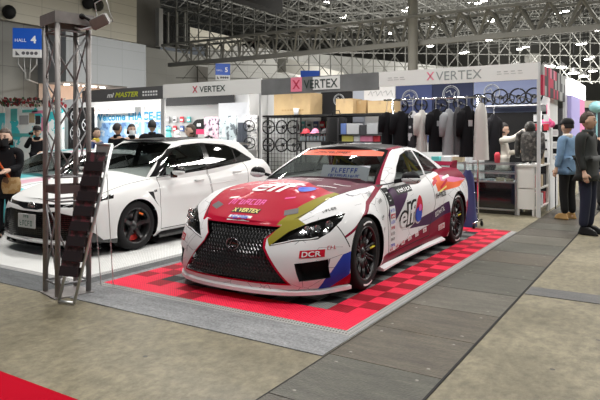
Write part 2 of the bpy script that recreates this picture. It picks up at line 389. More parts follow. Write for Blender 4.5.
slab_from(163, 190, 14, 46, 57.5, 60, .3, 'window_1', M_gloss_black)
for i, xx in enumerate((168, 177, 185)): slab_from(xx, xx + 1.2, 12, 47, 57.2, 57.3, .2, 'trim_%d' % (7 + i), M_conc)
slab_from(190, 268, 27, 43, 70, 84, .4, 'wall_gallery', M_cream)
slab_from(208, 470, 43, 136, 75, 104, 1, 'wall_back', panel_mat('far_wall', (.36, .36, .34), 3, 2, .1, .6))
slab_from(286, 344, 58, 72, 60, 74, 1.0, 'wall_beam', mat('pale_beam', (.42, .41, .37), .7))
slab_from(198, 208, 66, 130, 61, 62, .2, 'door_1', M_brown)
slab_from(224, 600, -10, 136, 118, 118, 1, 'wall_far', mat('far_dark_wall', (.16, .16, .145), .9))
slab_from(600, 760, -60, 136, 118, 118, 1, 'wall_right', mat('far_dark_wall_2', (.16, .16, .145), .9))
b = MB()
for i in range(9):
    x = 150 + i * 6; 
# ceiling and its lattice
b = MB(); b.box(-90, 90, -20, 135, 24, 24.4); o = b.build('ceiling', mat('dark_ceiling', (.16, .16, .145), .9)); o['kind'] = 'structure'
lat = mat('lattice_steel', (.25, .25, .23), .6, .2)
def lattice(y0, y1, x0, x1, zt, zb, n, st, name, label):
    b = MB()
    k = int((x1 - x0) / st); j = int((y1 - y0) / st)
    P = lambda i, q: Vector((x0 + i * st, y0 + q * st, zb)); Q = lambda i, q: Vector((x0 + (i + .5) * st, y0 + (q + .5) * st, zt))
    for i in range(k + 1):
        b.bar(P(i, 0), P(i, j), .13); 
        if i < k: b.bar(Q(i, 0), Q(i, j - 1), .13)
    for q in range(j + 1):
        b.bar(P(0, q), P(k, q), .13)
        if q < j: b.bar(Q(0, q), Q(k - 1, q), .13)
    for i in range(k):
        for q in range(j):
            for (a, c) in ((0, 0), (1, 0), (0, 1), (1, 1)): b.bar(P(i + a, q + c), Q(i, q), .09, n=3)
    o = b.build(name, lat, weld=False); tag(o, label, 'roof frame'); return o
lattice(48, 112, -70, 44, 20.8, 18.0, 0, 4, 'space_frame', 'deep grid of steel roof bars filling the dark top of the hall')
# standing grid of thin steel bars high up behind the long truss
b = MB(); A, Bp = at_D(176, 0, 56), at_D(640, 0, 60)
n = 44
for i in range(n + 1):
    p = A.lerp(Bp, i / n); b.bar((p.x, p.y, at_D(300, 62 if i < 12 else 80, 56).z), (p.x, p.y, 17.8), .085)
for k in range(9):
    z = 7.0 + k * 1.3; b.bar((A.x, A.y, z), (Bp.x, Bp.y, z), .08)
for i in range(0, n - 2, 2):
    for k in range(0, 8, 2):
        p = A.lerp(Bp, i / n); q = A.lerp(Bp, (i + 2) / n); z = 7.0 + k * 1.3
        off = Vector((-.6, 1.5, 0)); 
        b.bar(Vector((p.x, p.y, z)) + off, Vector((q.x, q.y, z + 2.6)) + off, .08, n=3); b.bar(Vector((p.x, p.y, z + 2.6)) + off * 1.6, Vector((q.x, q.y, z)) + off * 1.6, .10, n=3)
o = b.build('window_lattice', lat, weld=False); tag(o, 'tall upright grid of thin steel bars behind the long horizontal truss', 'steel grid')
# long truss crossing the hall
tm = mat('pale_truss_steel', (.34, .335, .31), .55, .2)
YT = 37.8; L0, L1 = at_Y(169, 47, YT), at_Y(408, 20, YT); zt = L1.z; zb = at_Y(408, 44, YT).z
xs0 = L0.x; xs1 = 16.0
root = thing('hall_truss', 'long pale horizontal steel truss spanning high across the hall', 'truss', (xs0, YT, zb))
b = MB(); b.bar((0, 0, 0), (xs1 - xs0, 0, 0), .33); b.build('bottom_chord', tm, root)
b = MB(); b.bar((0, -.9, zt - zb), (xs1 - xs0, -.9, zt - zb), .17); b.build('top_chord', tm, root)
b = MB(); b.bar((0, .9, zt - zb), (xs1 - xs0, .9, zt - zb), .17); b.build('top_chord', tm, root)
st = 1.75; k = int((xs1 - xs0) / st); web = MB()
for i in range(k):
    a = i * st
    for sy in (-.9, .9):
        web.bar((a, sy, zt - zb), (a + st / 2, 0, 0), .13); web.bar((a + st / 2, 0, 0), (a + st, sy, zt - zb), .13)
    web.bar((a, -.9, zt - zb), (a, .9, zt - zb), .09)
web.build('web_braces', tm, root)
# concrete column with its cap, and the far one
def column(px, d, w_, ztop, label):
    p = at_D(px, 136, d); b = MB(); b.lathe([(0, 0), (w_, 0), (w_, ztop - 1), (w_ * 1.15, ztop - .9), (w_ * 1.15, ztop), (0, ztop)], 20, 0, Tm(0, 0, 0))
    o = b.build('concrete_column', mat('column_concrete', (.36, .355, .33), .8, vary=.12, vscale=.5), loc=(p.x, p.y, 0)); tag(o, label, 'column')
column(413, 39.2, .33, 16.5, 'round grey concrete column carrying the long hall truss')
column(533, 78, .9, 12.3, 'short far concrete column under the truss beyond the right booth')
# hall number signs
def hall_sign(px0, px1, ptop, pmid, pbot, d, txt, arms, label, size):
    a, c = at_D(px0, ptop, d), at_D(px1, ptop, d + .25); W_ = (Vector((c.x, c.y, 0)) - Vector((a.x, a.y, 0))).length
    h1 = (pmid - ptop) * d / FPX; h2 = (pbot - pmid) * d / FPX
    ang = math.atan2(c.y - a.y, c.x - a.x); cx = (a + c) / 2
    root = thing('hall_sign', label, 'sign', (cx.x, cx.y, a.z - h1 - h2), ang)
    b = MB(); b.box(-W_ / 2, W_ / 2, -.08, .12, h2, h1 + h2); b.build('blue_panel', mat('sign_blue', (.01, .09, .50), .4, emit=.25), root)
    b = MB(); b.box(-W_ / 2, W_ / 2, -.08, .12, 0, h2); b.build('white_panel', mat('sign_white', (.75, .76, .78), .4, emit=.1), root)
    b = MB(); M0 = Rm(PI / 2, 'X'); y = -.085
    b2 = Tm(0, y, 0) @ M0
    add_text(b, 'HALL', W_ * .40, b2 @ Tm(-W_ * .22, h2 + h1 * .42, 0)); add_text(b, txt, W_ * .20, b2 @ Tm(W_ * .24, h2 + h1 * .47, 0), bold=.03)
    b.build('lettering', mat('sign_lettering', (.85, .87, .9), .5, emit=.2), root)
    b = MB()
    b.add([(-W_ * .40, y, h2 * .2), (-W_ * .24, y, h2 * .2), (-W_ * .40, y, h2 * .8)], [(0, 1, 2)])
    for k in range(4): b.lathe([(0, 0), (h2 * .22, 0)], 8, 0, b2 @ Tm(-W_ * .12 + k * W_ * .15, h2 * .5, 0))
    b.build('pictograms', mat('sign_grey', (.12, .12, .14), .5), root)
    b = MB()
    if arms:
        for sx in (-.3, .3):
            b.tube([(sx * W_ * 1.1, .05, 0), (sx * W_ * 1.1, .05, -.35), (sx * .25 * W_, .05, -.8), (sx * .22 * W_, .05, -1.15)], .035, 6); b.tube([(sx * W_ * .4, .05, 0), (sx * .25 * W_, .05, -1.15)], .03, 6)
        b.tube([(-.09 * W_, .05, -1.15), (.09 * W_, .05, -1.15)], .04, 6)
        b.bar((0, .1, -1.15), (0, 2.2, -1.15), .06)
    else:
        b.tube([(0, .1, 0), (0, .1, -(a.z - h1 - h2))], .05, 6)
    b.build('bracket', mat('grey_bracket', (.4, .4, .4), .5, .3), root)
hall_sign(13, 41, 28, 49, 57, 30.2, '4', True, 'blue and white sign reading HALL 4 on a forked bracket', 1)
hall_sign(215.5, 230, 63.5, 75, 80, 46, '5', False, 'small distant blue sign reading HALL 5 above the white fascia', 1)
p = at_D(310, 77, 56); b = MB(); b.box(-.9, .9, -.1, .1, -.6, .6); b.box(-.05, .05, -.05, .05, -p.z, -.6); o = b.build('hall_sign', mat('sign_blue_2', (.01, .07, .42), .5), loc=p, rot=(0, 0, YA)); tag(o, 'far plain blue sign board just above the grey banner', 'sign')
# high bay lamps on the roof frame
hb = mat('lamp_glow', (1, .97, .9), .5, emit=30)
proto = None
pos = [(327, 2, 88), (343, 17, 84), (391, 33, 80), (404, 11, 84), (408, 8, 86), (430, 46, 78), (463, 53, 82), (466, 52, 86), (478, 3, 84), (484, 1, 88), (491, 21, 80), (495, 19, 84), (516, 64, 84), (520, 49, 82), (526, 47, 86), (558, 13, 84), (566, 11, 88), (562, 67, 60), (580, 44, 78), (585, 43, 82), (588, 59, 78), (591, 57, 84), (345, 16, 88), (470, 2, 92), (545, 66, 70), (598, 30, 80), (551, 66, 62), (574, 73, 52), (584, 76, 60), (593, 71, 66), (431, 27, 90), (489, 40, 92)]
hang = []; pos = sorted(pos); rows = {}
ORD = ['first', 'second', 'third', 'fourth', 'fifth', 'sixth', 'seventh', 'eighth', 'ninth', 'tenth', 'eleventh', 'twelfth', 'thirteenth', 'fourteenth', 'fifteenth', 'sixteenth', 'seventeenth', 'eighteenth', 'nineteenth', 'twentieth']
for i, (px, py, d) in enumerate(pos):
    p = at_D(px, py, d)
    if proto is None:
        proto = thing('high_bay_lamp', 'x', 'lamp', p)
        b = MB(); b.lathe([(0, -.04), (.46, -.04), (.46, 0), (0, 0)], 12); b.build('glowing_lens', hb, proto)
        b = MB(); b.lathe([(.38, -.03), (.40, .0), (.25, .35), (.10, .5), (0, .5)], 12); b.build('reflector', mat('lamp_housing', (.3, .3, .3), .4, .6), proto)
        o = proto
    else: o = inst(proto, p)
    hang.append((o, p.z))
    yt = 20 - (px - 408) * .105; row = 'above the long truss' if py < yt - 3 else ('seen through the long truss' if py < yt + 22 else 'below the long truss'); rows[row] = rows.get(row, -1) + 1
    tag(o, 'small bright roof lamp %s, %s from the left' % (row, ORD[rows[row]]), 'lamp', 'high bay hall lamps')
for o, z in hang:
    b = MB(); b.bar((0, 0, .5), (0, 0, 24 - z), .05, n=4); b.build('hanger', M_black, o)
# surface mounted ball lamps on the cream wall
sp = None
for px, py in ((9, 12), (88, 3), (98, 5), (249, 44), (256, 45)):
    X = XW + .5 if px < 120 else None
    p = at_X(px, py, XW + .5) if X else at_D(px, py, 50)
    b = MB(); r_ = .35
    if sp is None:
        sp = thing('wall_speaker', 'x', 'speaker', p)
        b.ball((0, 0, 0), r_, r_, r_ * 1.1, 12); b.build('speaker_ball', M_black, sp); b = MB(); b.bar((0, 0, 0), (-.6, 0, 0), .12); b.build('bracket', M_black, sp); o = sp
    else: o = inst(sp, p)
    lab = {9: 'single round dark speaker high on the cream wall above the blue sign', 88: 'left of two round dark speakers near the top of the cream wall', 98: 'right of two round dark speakers near the top of the cream wall', 249: 'left of two small dark speakers on the far gallery above the white fascia', 256: 'right of two small dark speakers on the far gallery above the white fascia'}[px]
    tag(o, lab, 'speaker')

# far stands beyond the light box
p = at_D(592, 136, 30); b = MB(); b.box(-1.2, 3, 0, .2, 2.9, 3.25); b.box(-1.2, 3, .2, 3, 0, 2.9, 1); o = b.build('far_stand', [mat('far_cream', (.62, .56, .45), .6), mat('far_stand_dark', (.05, .05, .06), .7)], loc=(p.x, p.y, 0), rot=(0, 0, YA)); tag(o, 'distant dark stand with a cream top band at the right edge', 'booth')
p = at_D(597, 107, 22); b = MB(); b.ball((0, 0, 0), .28, .28, .22, 16); b.bar((0, 0, -.2), (0, 0, -p.z), .05); o = b.build('balloon', mat('pale_teal', (.25, .50, .55), .4), loc=p); tag(o, 'pale teal balloon on a pole above the heads at the right edge', 'balloon')
# ------------------------------------------------------------------ booth row behind the cars
YB = 11.06
M_boothw = mat('booth_white_panel', (.66, .67, .68), .6)
M_boothg = mat('booth_grey_panel', (.42, .43, .44), .7)
M_fw = mat('fascia_white', (.80, .80, .79), .5)
M_postw = mat('booth_post_white', (.66, .67, .68), .35, .2)
letter = mat('dark_green_lettering', (.03, .05, .045), .5); faint = mat('faint_grey_lettering', (.45, .46, .46), .6)
redx = mat('red_cross_logo', (.60, .05, .10), .5); pinkx = mat('pink_logo', (.85, .25, .35), .5)
def xlogo(b, M, h, mi):
    for sg in (1, -1):
        b.add([(sg * -.5 * h, .5 * h, 0), (sg * -.28 * h, .5 * h, 0), (sg * .5 * h, -.5 * h, 0), (sg * .28 * h, -.5 * h, 0)], [(0, 1, 2, 3)], mi, M)
def fascia(x0, x1, z0, z1, m, name, label, posts=()):
    root = thing('booth_fascia', label, 'booth sign', (x0, YB, 0))
    b = MB(); b.box(0, x1 - x0, 0, .05, z0, z1); b.build('fascia_board', m, root)
    for px in posts:
        b = MB(); b.bar((px - x0, .03, 0), (px - x0, .03, z1), .055); b.build('post', M_postw, root)
    return root
# white board, left
X = lambda px: at_Y(px, 100, YB).x
r = fascia(X(163), X(261), 2.44, 2.79, M_fw, 'f', 'shorter white booth name board with red cross and dark capitals, left of the grey banner', (X(163.5), X(260)))
b = MB(); M0 = faceY((X(199) + X(226)) / 2 - X(163), -.004, 2.61); xc = X(195) - X(163)
add_text(b, 'VERTEX', X(226) - X(200), M0, 0, 0, .015, height=.15); xlogo(b, faceY(xc, -.004, 2.62), .17, 1); b.build('lettering', [letter, redx], r)
# grey banner in the middle
r = fascia(X(261) + .01, X(378.5), 2.40, 2.76, mat('grey_silver_banner', (.20, .205, .21), .45, .2, vary=.3, vscale=1.2), 'f', 'grey silvery banner with a pink square and a white lettered patch between two white boards')
b = MB(); o0 = X(261) + .01
b.box(X(291) - o0, X(302) - o0, -.008, 0, 2.44, 2.76, 1); b.box(X(313) - o0, X(340) - o0, -.010, 0, 2.46, 2.74, 0)
xlogo(b, faceY(X(296.5) - o0, -.012, 2.60), .2, 3); add_text(b, 'VERTEX', X(338) - X(304), faceY((X(304) + X(338)) / 2 - o0, -.016, 2.59), 2, 0, .01, height=.19)
b.build('lettering', [M_fw, pinkx, letter, redx], r)
# white board, right
r = fascia(X(379), X(538.5), 2.46, 2.76, M_fw, 'f', 'long white booth name board with pale red cross and grey capitals, at the right corner', (X(541) - .04,))
b = MB(); o0 = X(379)
add_text(b, 'VERTEX', X(482) - X(436), faceY((X(436) + X(482)) / 2 - o0, -.004, 2.61), 0, 0, 0, height=.17); xlogo(b, faceY(X(430.5) - o0, -.004, 2.62), .16, 1)
b.build('lettering', [mat('grey_lettering', (.30, .33, .33), .6), pinkx], r)
b = MB()
for k, xx in enumerate((388, 394, 400, 497, 504, 511, 518)):
    b.box(X(xx) - o0, X(xx + 5) - o0, -.003, 0, 2.58, 2.59); b.box(X(xx) - o0, X(xx + 4) - o0, -.003, 0, 2.62, 2.635)
b.build('small_print', faint, r)
# dark fascia of the neighbour
r = fascia(at_Y(82, 95, YB).x, X(162.5), 2.42, 2.76, mat('fascia_dark_grey', (.10, .10, .105), .5), 'f', 'dark grey booth name board with slanted yellow-green lettering', (at_Y(88, 100, YB).x, X(161.5)))
b = MB(); o0 = at_Y(82, 95, YB).x
add_text(b, 'mi', X(114) - X(107), faceY((X(107) + X(114)) / 2 - o0, -.004, 2.585), 1, .3, .03, height=.13)
add_text(b, 'MASTER', X(138) - X(115), faceY((X(115) + X(138)) / 2 - o0, -.004, 2.585), 0, .3, .03, height=.14)
for k in range(6):
    b.box(X(142.5 + k * 2.6) - o0, X(144.2 + k * 2.6) - o0, -.004, 0, 2.60, 2.65, 1); b.box(X(142.5 + k * 2.6) - o0, X(144.2 + k * 2.6) - o0, -.004, 0, 2.52, 2.565, 1)
b.build('lettering', [mat('lime_lettering', (.55, .60, .05), .5), M_white_flat], r)
# right-hand side board and its lit panel
root = thing('side_fascia', 'red, black and white patterned side board running back from the booth corner', 'booth sign', (-1.93, YB, 0))
y1 = at_X(563, 80, -1.93).y
b = MB(); n = 14
for k in range(n):
    for j in range(3):
        ya = .05 + (y1 - YB) * k / n; yb = .05 + (y1 - YB) * (k + 1) / n
        b.box(0, .04, ya, yb, 2.18 + j * .18, 2.36 + j * .18, random.choice([0, 0, 1, 2, 2, 3]) if k < 9 else random.choice([3, 3, 2]))
b.build('patterned_board', [mat('side_red', (.50, .03, .08), .5), mat('side_pink', (.65, .25, .35), .5), mat('side_black', (.03, .03, .035), .5), mat('side_grey', (.35, .36, .36), .5)], root)
b = MB(); b.box(0, .05, y1 - YB, at_X(566, 80, -1.93).y - YB, 0, 2.74); b.build('post', M_postw, root)
zL1 = at_X(567, 79, -1.9).z; zL0 = at_X(567, 95, -1.9).z; pA = at_X(566, 90, -1.9); pB = at_X(580, 90, -1.9)
root = thing('light_box', 'bright glowing white sign box over a purple poster at the far booth corner', 'light box', (-1.9, pA.y + .1, 0))
b = MB(); b.box(0, .12, 0, pB.y - pA.y, zL0, zL1); b.build('lit_panel', mat('lit_white', (1, .97, .98), .5, emit=2.2), root)
b = MB(); b.box(0, .10, 0, (pB.y - pA.y) * .6, 1.3, zL0 - .01, 0); b.box(0, .10, (pB.y - pA.y) * .6, pB.y - pA.y, 1.3, zL0 - .01, 1); b.box(-.03, .13, 0, .1, 0, 1.3, 2); b.box(-.03, .13, pB.y - pA.y - .1, pB.y - pA.y, 0, 1.3, 2)
b.build('poster', [mat('lilac', (.42, .38, .70), .5, emit=.2), mat('rose', (.70, .25, .45), .5, emit=.2), M_postw], root)
# booth back walls
YK = 13.3
XK = lambda px: at_Y(px, 100, YK).x
def zK(px, py, Y=YK): return at_Y(px, py, Y).z
def panel(x0, x1, z0, z1, m, name, label, cat='wall panel', y=YK, th=.04):
    b = MB(); b.box(x0, x1, y, y + th, z0, z1); o = b.build(name, m); tag(o, label, cat); return o
b = MB(); b.box(XK(163) - .5, -2.0, YK + .05, YK + .12, 0, 2.78); b.box(-2.03, -1.98, 12.4, YK + .05, 0, 2.2); o = b.build('wall_booth', M_boothw); o['kind'] = 'structure'
b = MB(); b.box(XK(266) - .03, XK(266) + .03, 12.5, YK + .05, 0, 2.74); o = b.build('wall_divider', M_boothw); o['kind'] = 'structure'
b = MB(); b.box(X(260), -2.0, YK + .0, YK + .05, .0, .12, 0); o = b.build('baseboard_booth', M_black); o['kind'] = 'structure'
bx = XK(321); panel(bx, XK(352), 1.2, 2.74, mat('black_cloth', (.015, .015, .018), .8), 'black_banner', 'black cloth banner with a round grey emblem above the cardboard boxes', 'banner')
panel(XK(353), XK(364), 1.2, 2.74, mat('pale_blue_cloth', (.48, .52, .62), .8), 'pale_banner', 'narrow pale blue-grey banner beside the black banner', 'banner')
navy = mat('navy_cloth', (.018, .025, .065), .8); navy2 = mat('navy_light_cloth', (.055, .075, .19), .8)
b1 = panel(XK(396), XK(432), 1.3, 2.74, navy2, 'navy_banner', 'dark blue banner with round emblem behind the left end of the clothes rack', 'banner')
b2 = panel(XK(432) + .01, XK(473), 1.3, 2.74, navy, 'navy_banner', 'dark blue banner with round emblem behind the right end of the clothes rack', 'banner')
b3 = panel(XK(474), XK(537), 1.9, 2.74, mat('light_blue_cloth', (.22, .26, .42), .8), 'light_blue_banner', 'light blue banner with a grey round emblem over the counter', 'banner')
emb = mat('emblem_grey', (.45, .47, .50), .6)
def emblem(px, py, par, r_=.17):
    p = at_Y(px, py, YK - .012); b = MB(); M0 = faceY(p.x, p.y, p.z)
    b.tube([M0 @ Vector((r_ * math.cos(a), r_ * math.sin(a), 0)) for a in np.linspace(0, 2 * PI, 24, endpoint=False)], .012, 4, 0, closed=True)
    b.tube([M0 @ Vector((r_ * .82 * math.cos(a), r_ * .82 * math.sin(a), 0)) for a in np.linspace(0, 2 * PI, 24, endpoint=False)], .005, 4, 0, closed=True); b.tube([M0 @ Vector(q) for q in ((-r_ * .6, r_ * .2, 0), (-r_ * .1, r_ * .45, 0), (r_ * .1, -.1 * r_, 0), (r_ * .55, r_ * .3, 0), (r_ * .3, -r_ * .5, 0), (-r_ * .3, -r_ * .45, 0))], .012, 4)
    b.build('round_emblem', emb, par)
emblem(410, 98, b1, .19); emblem(451, 94, b2, .19); emblem(492, 92, b3, .17)
emblem(339, 100, [o for o in COL.objects if o.name.startswith('black_banner')][0], .15)
o = panel(XK(365), XK(396), zK(380, 101), zK(380, 87), M_white_flat, 'white_banner', 'white printed banner with thin script over the cardboard boxes', 'banner', YK - .05)
b = MB(); add_text(b, 'OPEN SALE', (XK(394) - XK(368)) * .8, faceY((XK(368) + XK(394)) / 2, YK - .055, zK(380, 93)), 0, .2) if False else None
for k in range(5): b.tube([(XK(369 + k * 5), YK - .056, zK(380, 95 - (k % 2) * 2)), (XK(372 + k * 5), YK - .056, zK(380, 91)), (XK(373.5 + k * 5), YK - .056, zK(380, 96))], .008, 4)
b.build('script_lines', emb, o)
# left bay: dark valance, shiny white boards
b = MB(); b.box(XK(166), XK(236), YK - .1, YK - .06, zK(200, 105), 2.76); o = b.build('dark_valance', mat('valance', (.035, .036, .04), .7)); tag(o, 'dark cloth valance hung under the white name board', 'valance')
w_ = panel(XK(223), XK(262), 1.0, zK(240, 103), mat('white_ribbed_board', (.66, .69, .74), .4, bump=.3, bscale=15), 'white_board', 'stepped white board leaning at the back of the left booth', 'board', YK - .2, .06)
b = MB(); b.box(XK(166), XK(222), YK - .02, YK, .8, zK(200, 105)); o = b.build('grey_board', M_boothg); tag(o, 'grey back board of the left booth behind the red and black tent', 'board')
# small domed red and black display hood
p = at_Y(205, 116, 12.6); root = thing('display_hood', 'black and red dome-shaped merchandise tent in the left booth', 'display', (p.x, 12.6, 0))
b = MB(); b.grid(lambda u, v: ((u * 2 - 1) * .36 * (1 - .25 * v), (v - .5) * .3, 1.72 + .22 * math.sin(PI * v * .8 + .5) * (1 - (u * 2 - 1) ** 2 * .4)), 14, 8); b.grid(lambda u, v: ((u * 2 - 1) * .36, -.15, 1.62 + v * .30 * (1 - (u * 2 - 1) ** 4 * .6)), 14, 6, 0)
b.build('dome', M_black, root)
b = MB(); b.box(-.38, .38, -.18, .15, 1.50, 1.64); b.build('red_skirt', mat('hot_pink_cloth', (.60, .03, .13), .7), root)
b = MB(); add_text(b, 'SALE', .3, faceY(0, -.20, 1.57)) if False else b.box(-.15, -.02, -.17, -.155, 1.72, 1.80); b.build('white_mark', M_white_flat, root)
b = MB(); b.bar((-.3, 0, 0), (-.3, 0, 1.5), .03); b.bar((.3, 0, 0), (.3, 0, 1.5), .03); b.build('stand', M_black, root)
# patterned poster boards in the left bay
def blot_mat(name, c0, c1, c2, sc, th=(.45, .58)):
    m = bpy.data.materials.new(name); t, b = nt(m); L = t.links.new; N = t.nodes.new
    tc = N('ShaderNodeTexCoord'); n = N('ShaderNodeTexNoise'); n.inputs['Scale'].default_value = sc; n.inputs['Detail'].default_value = 3; L(tc.outputs['Object'], n.inputs['Vector'])
    r = N('ShaderNodeValToRGB'); r.color_ramp.interpolation = 'CONSTANT'; e = r.color_ramp.elements; e[0].color = c0 + (1,); e[1].position = th[0]; e[1].color = c1 + (1,); q = e.new(th[1]); q.color = c2 + (1,)
    L(n.outputs[0], r.inputs[0]); L(r.outputs[0], b.inputs['Base Color']); b.inputs['Roughness'].default_value = .6; return m
Y2 = 12.2
def board(px0, px1, py0, py1, m, label, Y=Y2, name='poster_board', cat='poster'):
    a, c = at_Y(px0, py0, Y), at_Y(px1, py1, Y); b = MB(); b.box(a.x, c.x, Y, Y + .03, max(0, (a.z + c.z) / 2 - 9) if False else min(c.z, a.z), a.z)
    b.box(a.x, a.x + .03, Y + .03, Y + .06, 0, a.z); b.box(c.x - .03, c.x, Y + .03, Y + .06, 0, a.z)
    o = b.build(name, m); tag(o, label, cat); return o
board(204, 218, 117, 150, blot_mat('floral', (.75, .70, .74), (.65, .45, .55), (.10, .08, .12), 9), 'pink and white floral printed board behind the white hatchback roof')
board(219, 236, 116, 150, blot_mat('mono_print', (.10, .12, .14), (.42, .50, .54), (.68, .73, .76), 5), 'pale blue-grey landscape print board next to the floral one')
board(245, 257, 115, 150, blot_mat('mesh_print', (.70, .70, .70), (.55, .55, .56), (.20, .20, .22), 16), 'narrow white board with small red mark beside the black grid panel')
b = MB(); b.grid(lambda u, v: (at_Y(240.5, 118, Y2 - .1).x + (u - .5) * .42 * (1 - .3 * v), Y2 - .02 - .05 * abs(math.sin(u * 9)), 1.80 - 1.1 * (1 - v)), 14, 6); o = b.build('hanging_jacket', mat('dark_blue_grey_cloth', (.05, .06, .08), .8)); tag(o, 'dark narrow jacket hanging between two printed boards', 'jacket')
# black grid panel wall with steering wheels
def steering_wheel():
    root = thing('steering_wheel', 'x', 'steering wheel', (0, 0, 0))
    b = MB(); b.tube([(.165 * math.cos(a), 0, .165 * math.sin(a)) for a in np.linspace(0, 2 * PI, 26, endpoint=False)], .018, 6, closed=True); b.build('rim', M_black, root)
    for a in (R(5), R(175), R(270)):
        b = MB(); b.tube([(.03 * math.cos(a), .03, .03 * math.sin(a)), (.155 * math.cos(a), .0, .155 * math.sin(a))], .016, 6, r2=.007); b.build('spoke', mat('spoke_metal', (.10, .10, .11), .35, .7) if 'spoke_metal' not in bpy.data.materials else bpy.data.materials['spoke_metal'], root)
    b = MB(); b.lathe([(0, -.045), (.035, -.04), (.05, -.02), (.05, .0), (0, .0)], 16, 0, Tm(0, .06, 0) @ Rm(PI / 2, 'X')); b.build('hub', M_gloss_black, root)
    return root
sw = None
def put_wheel(p, label, sc=1, rot=None):
    global sw
    if sw is None: sw = steering_wheel(); o = sw; o.location = p
    else: o = inst(sw, p)
    o.scale = (sc,) * 3
    if rot: o.rotation_euler = rot
    tag(o, label, 'steering wheel'); return o
def grid_panel(px0, px1, py0, Y, label, z0=.1, step=.1):
    a, c = at_Y(px0, py0, Y), at_Y(px1, py0, Y); root = thing('grid_panel', label, 'display panel', (a.x, Y, 0)); W_ = c.x - a.x; H = a.z
    b = MB(); b.tube([(0, 0, 0), (0, 0, H), (W_, 0, H), (W_, 0, 0)], .022, 4, smooth=False); b.build('frame', M_black, root)
    b = MB(); k = int(W_ / step)
    for i in range(1, k + 1): b.bar((i * W_ / (k + 1), 0, z0), (i * W_ / (k + 1), 0, H), .008)
    k2 = int((H - z0) / step)
    for i in range(k2 + 1): b.bar((0, 0, z0 + i * step), (W_, 0, z0 + i * step), .008)
    b.build('wire_mesh', M_black, root); return root
grid_panel(259, 301, 116, 12.25, 'black wire grid panel hung with steering wheels beside the white hatchback roof')
names6 = {(268.5, 127): 'upper left', (281.5, 127): 'upper middle', (293, 127): 'upper right', (268.5, 145): 'lower left', (281.5, 145): 'lower middle', (293, 145): 'lower right'}
for (px, py), nm in names6.items():
    put_wheel(at_Y(px, py, 12.14), nm + ' of the six black steering wheels on the black grid panel', 1.0, (R(random.uniform(-6, 6)), R(random.uniform(-20, 20)), R(random.uniform(-10, 18))))
for (px, py), nm in {(249, 126): 'upper', (249.5, 143): 'lower'}.items():
    put_wheel(at_Y(px, py, 12.05), nm + ' of the two black steering wheels on the narrow white board', .85, (0, R(25), R(35)))
# shelf of parcels under wheels
def carton(px0, px1, py0, py1, Y, dp, label, m=None, rz=0, z0=None):
    a, c = at_Y(px0, py0, Y), at_Y(px1, py1, Y); W_ = c.x - a.x; zb_ = c.z if z0 is None else z0; H = a.z - zb_
    root = thing('cardboard_box', label, 'box', ((a.x + c.x) / 2, Y + dp / 2, zb_), rz)
    b = MB(); b.box(-W_ / 2, W_ / 2, -dp / 2, dp / 2, 0, H); b.build('carton', m or M_card, root)
    b = MB(); b.box(-.03, .03, -dp / 2 - .002, dp / 2, H - .001, H + .002); b.box(-.03, .03, -dp / 2 - .002, -dp / 2 + .001, H * .7, H + .002); b.build('tape', mat('packing_tape', (.42, .30, .15), .3) if 'packing_tape' not in bpy.data.materials else bpy.data.materials['packing_tape'], root)
    return root
M_card = mat('cardboard', (.50, .36, .19), .8, vary=.08, vscale=5); M_card2 = mat('darker_cardboard', (.42, .28, .13), .8)
# ledge that carries the boxes
za = at_Y(290, 115, 12.4).z
b = MB(); b.box(at_Y(262, 115, 12.3).x, at_Y(397, 113, 12.3).x, 12.3, 13.2, za - .05, za); b.box(at_Y(262, 115, 12.3).x, at_Y(262, 115, 12.3).x + .05, 12.5, 12.55, 0, za - .05); b.box(at_Y(397, 115, 12.3).x - .05, at_Y(397, 115, 12.3).x, 12.5, 12.55, 0, za - .05); b.box(at_Y(330, 115, 12.3).x - .05, at_Y(330, 115, 12.3).x, 12.5, 12.55, 0, za - .05)
o = b.build('storage_ledge', M_black); tag(o, 'black storage ledge across the booth carrying the cardboard boxes', 'shelf')
c1 = carton(274, 310, 94, 0, 12.4, .6, 'largest cardboard box, with a white cup in its notch, left on the ledge', z0=za)
b = MB(); add_text(b, 'HAYASHI', .55, faceY(.05, -.305, .12)) if False else [b.box(-.3 + k * .085, -.24 + k * .085, -.304, -.3, .10, .14) for k in range(8)]; b.build('printed_line', M_card2, c1)
carton(336, 353, 99, 0, 12.4, .5, 'cardboard box in front of the black banner', z0=za); carton(354, 366, 100.5, 0, 12.6, .4, 'narrow darker cardboard box between two larger boxes', M_card2, z0=za); carton(368, 392, 101, 0, 12.4, .5, 'wide low cardboard box under the white script banner', z0=za)
b = MB(); p = at_Y(297, 99, 12.38); b.lathe([(0, 0), (.06, 0), (.075, .16), (.07, .16), (.055, .01), (0, .01)], 14); o = b.build('paper_cup', M_white_flat, loc=(p.x, 12.35, za)); tag(o, 'white paper cup standing in front of the largest cardboard box', 'cup')
# goods tables between grid panel and rack
goods_black = mat('black_shelf', (.02, .02, .022), .6)
def shelf_unit(px0, px1, py0, Y, levels, label, dp=.4, m=goods_black):
    a, c = at_Y(px0, py0, Y), at_Y(px1, py0, Y); root = thing('display_shelf', label, 'shelf', (a.x, Y, 0)); W_ = c.x - a.x
    b = MB()
    for x in (0, W_):
        for y in (0, dp): b.bar((x, y, 0), (x, y, a.z), .03)
    b.build('frame', m, root)
    zs = []
    for py in levels:
        z = at_Y((px0 + px1) / 2, py, Y).z; b = MB(); b.box(0, W_, 0, dp, z - .025, z); b.build('shelf_board', m, root); zs.append(z)
    return root, a.x, W_, zs
su, sx0, sW, zs = shelf_unit(297, 330, 120, 11.9, (133, 141, 150), 'black shelf of caps and small bottles right of the steering wheel panel')
su2, tx0, tW, zt2 = shelf_unit(338, 394, 118, 11.7, (134, 141.5, 151), 'black shelf of folded shirts and wrapped goods behind the coupe roof')
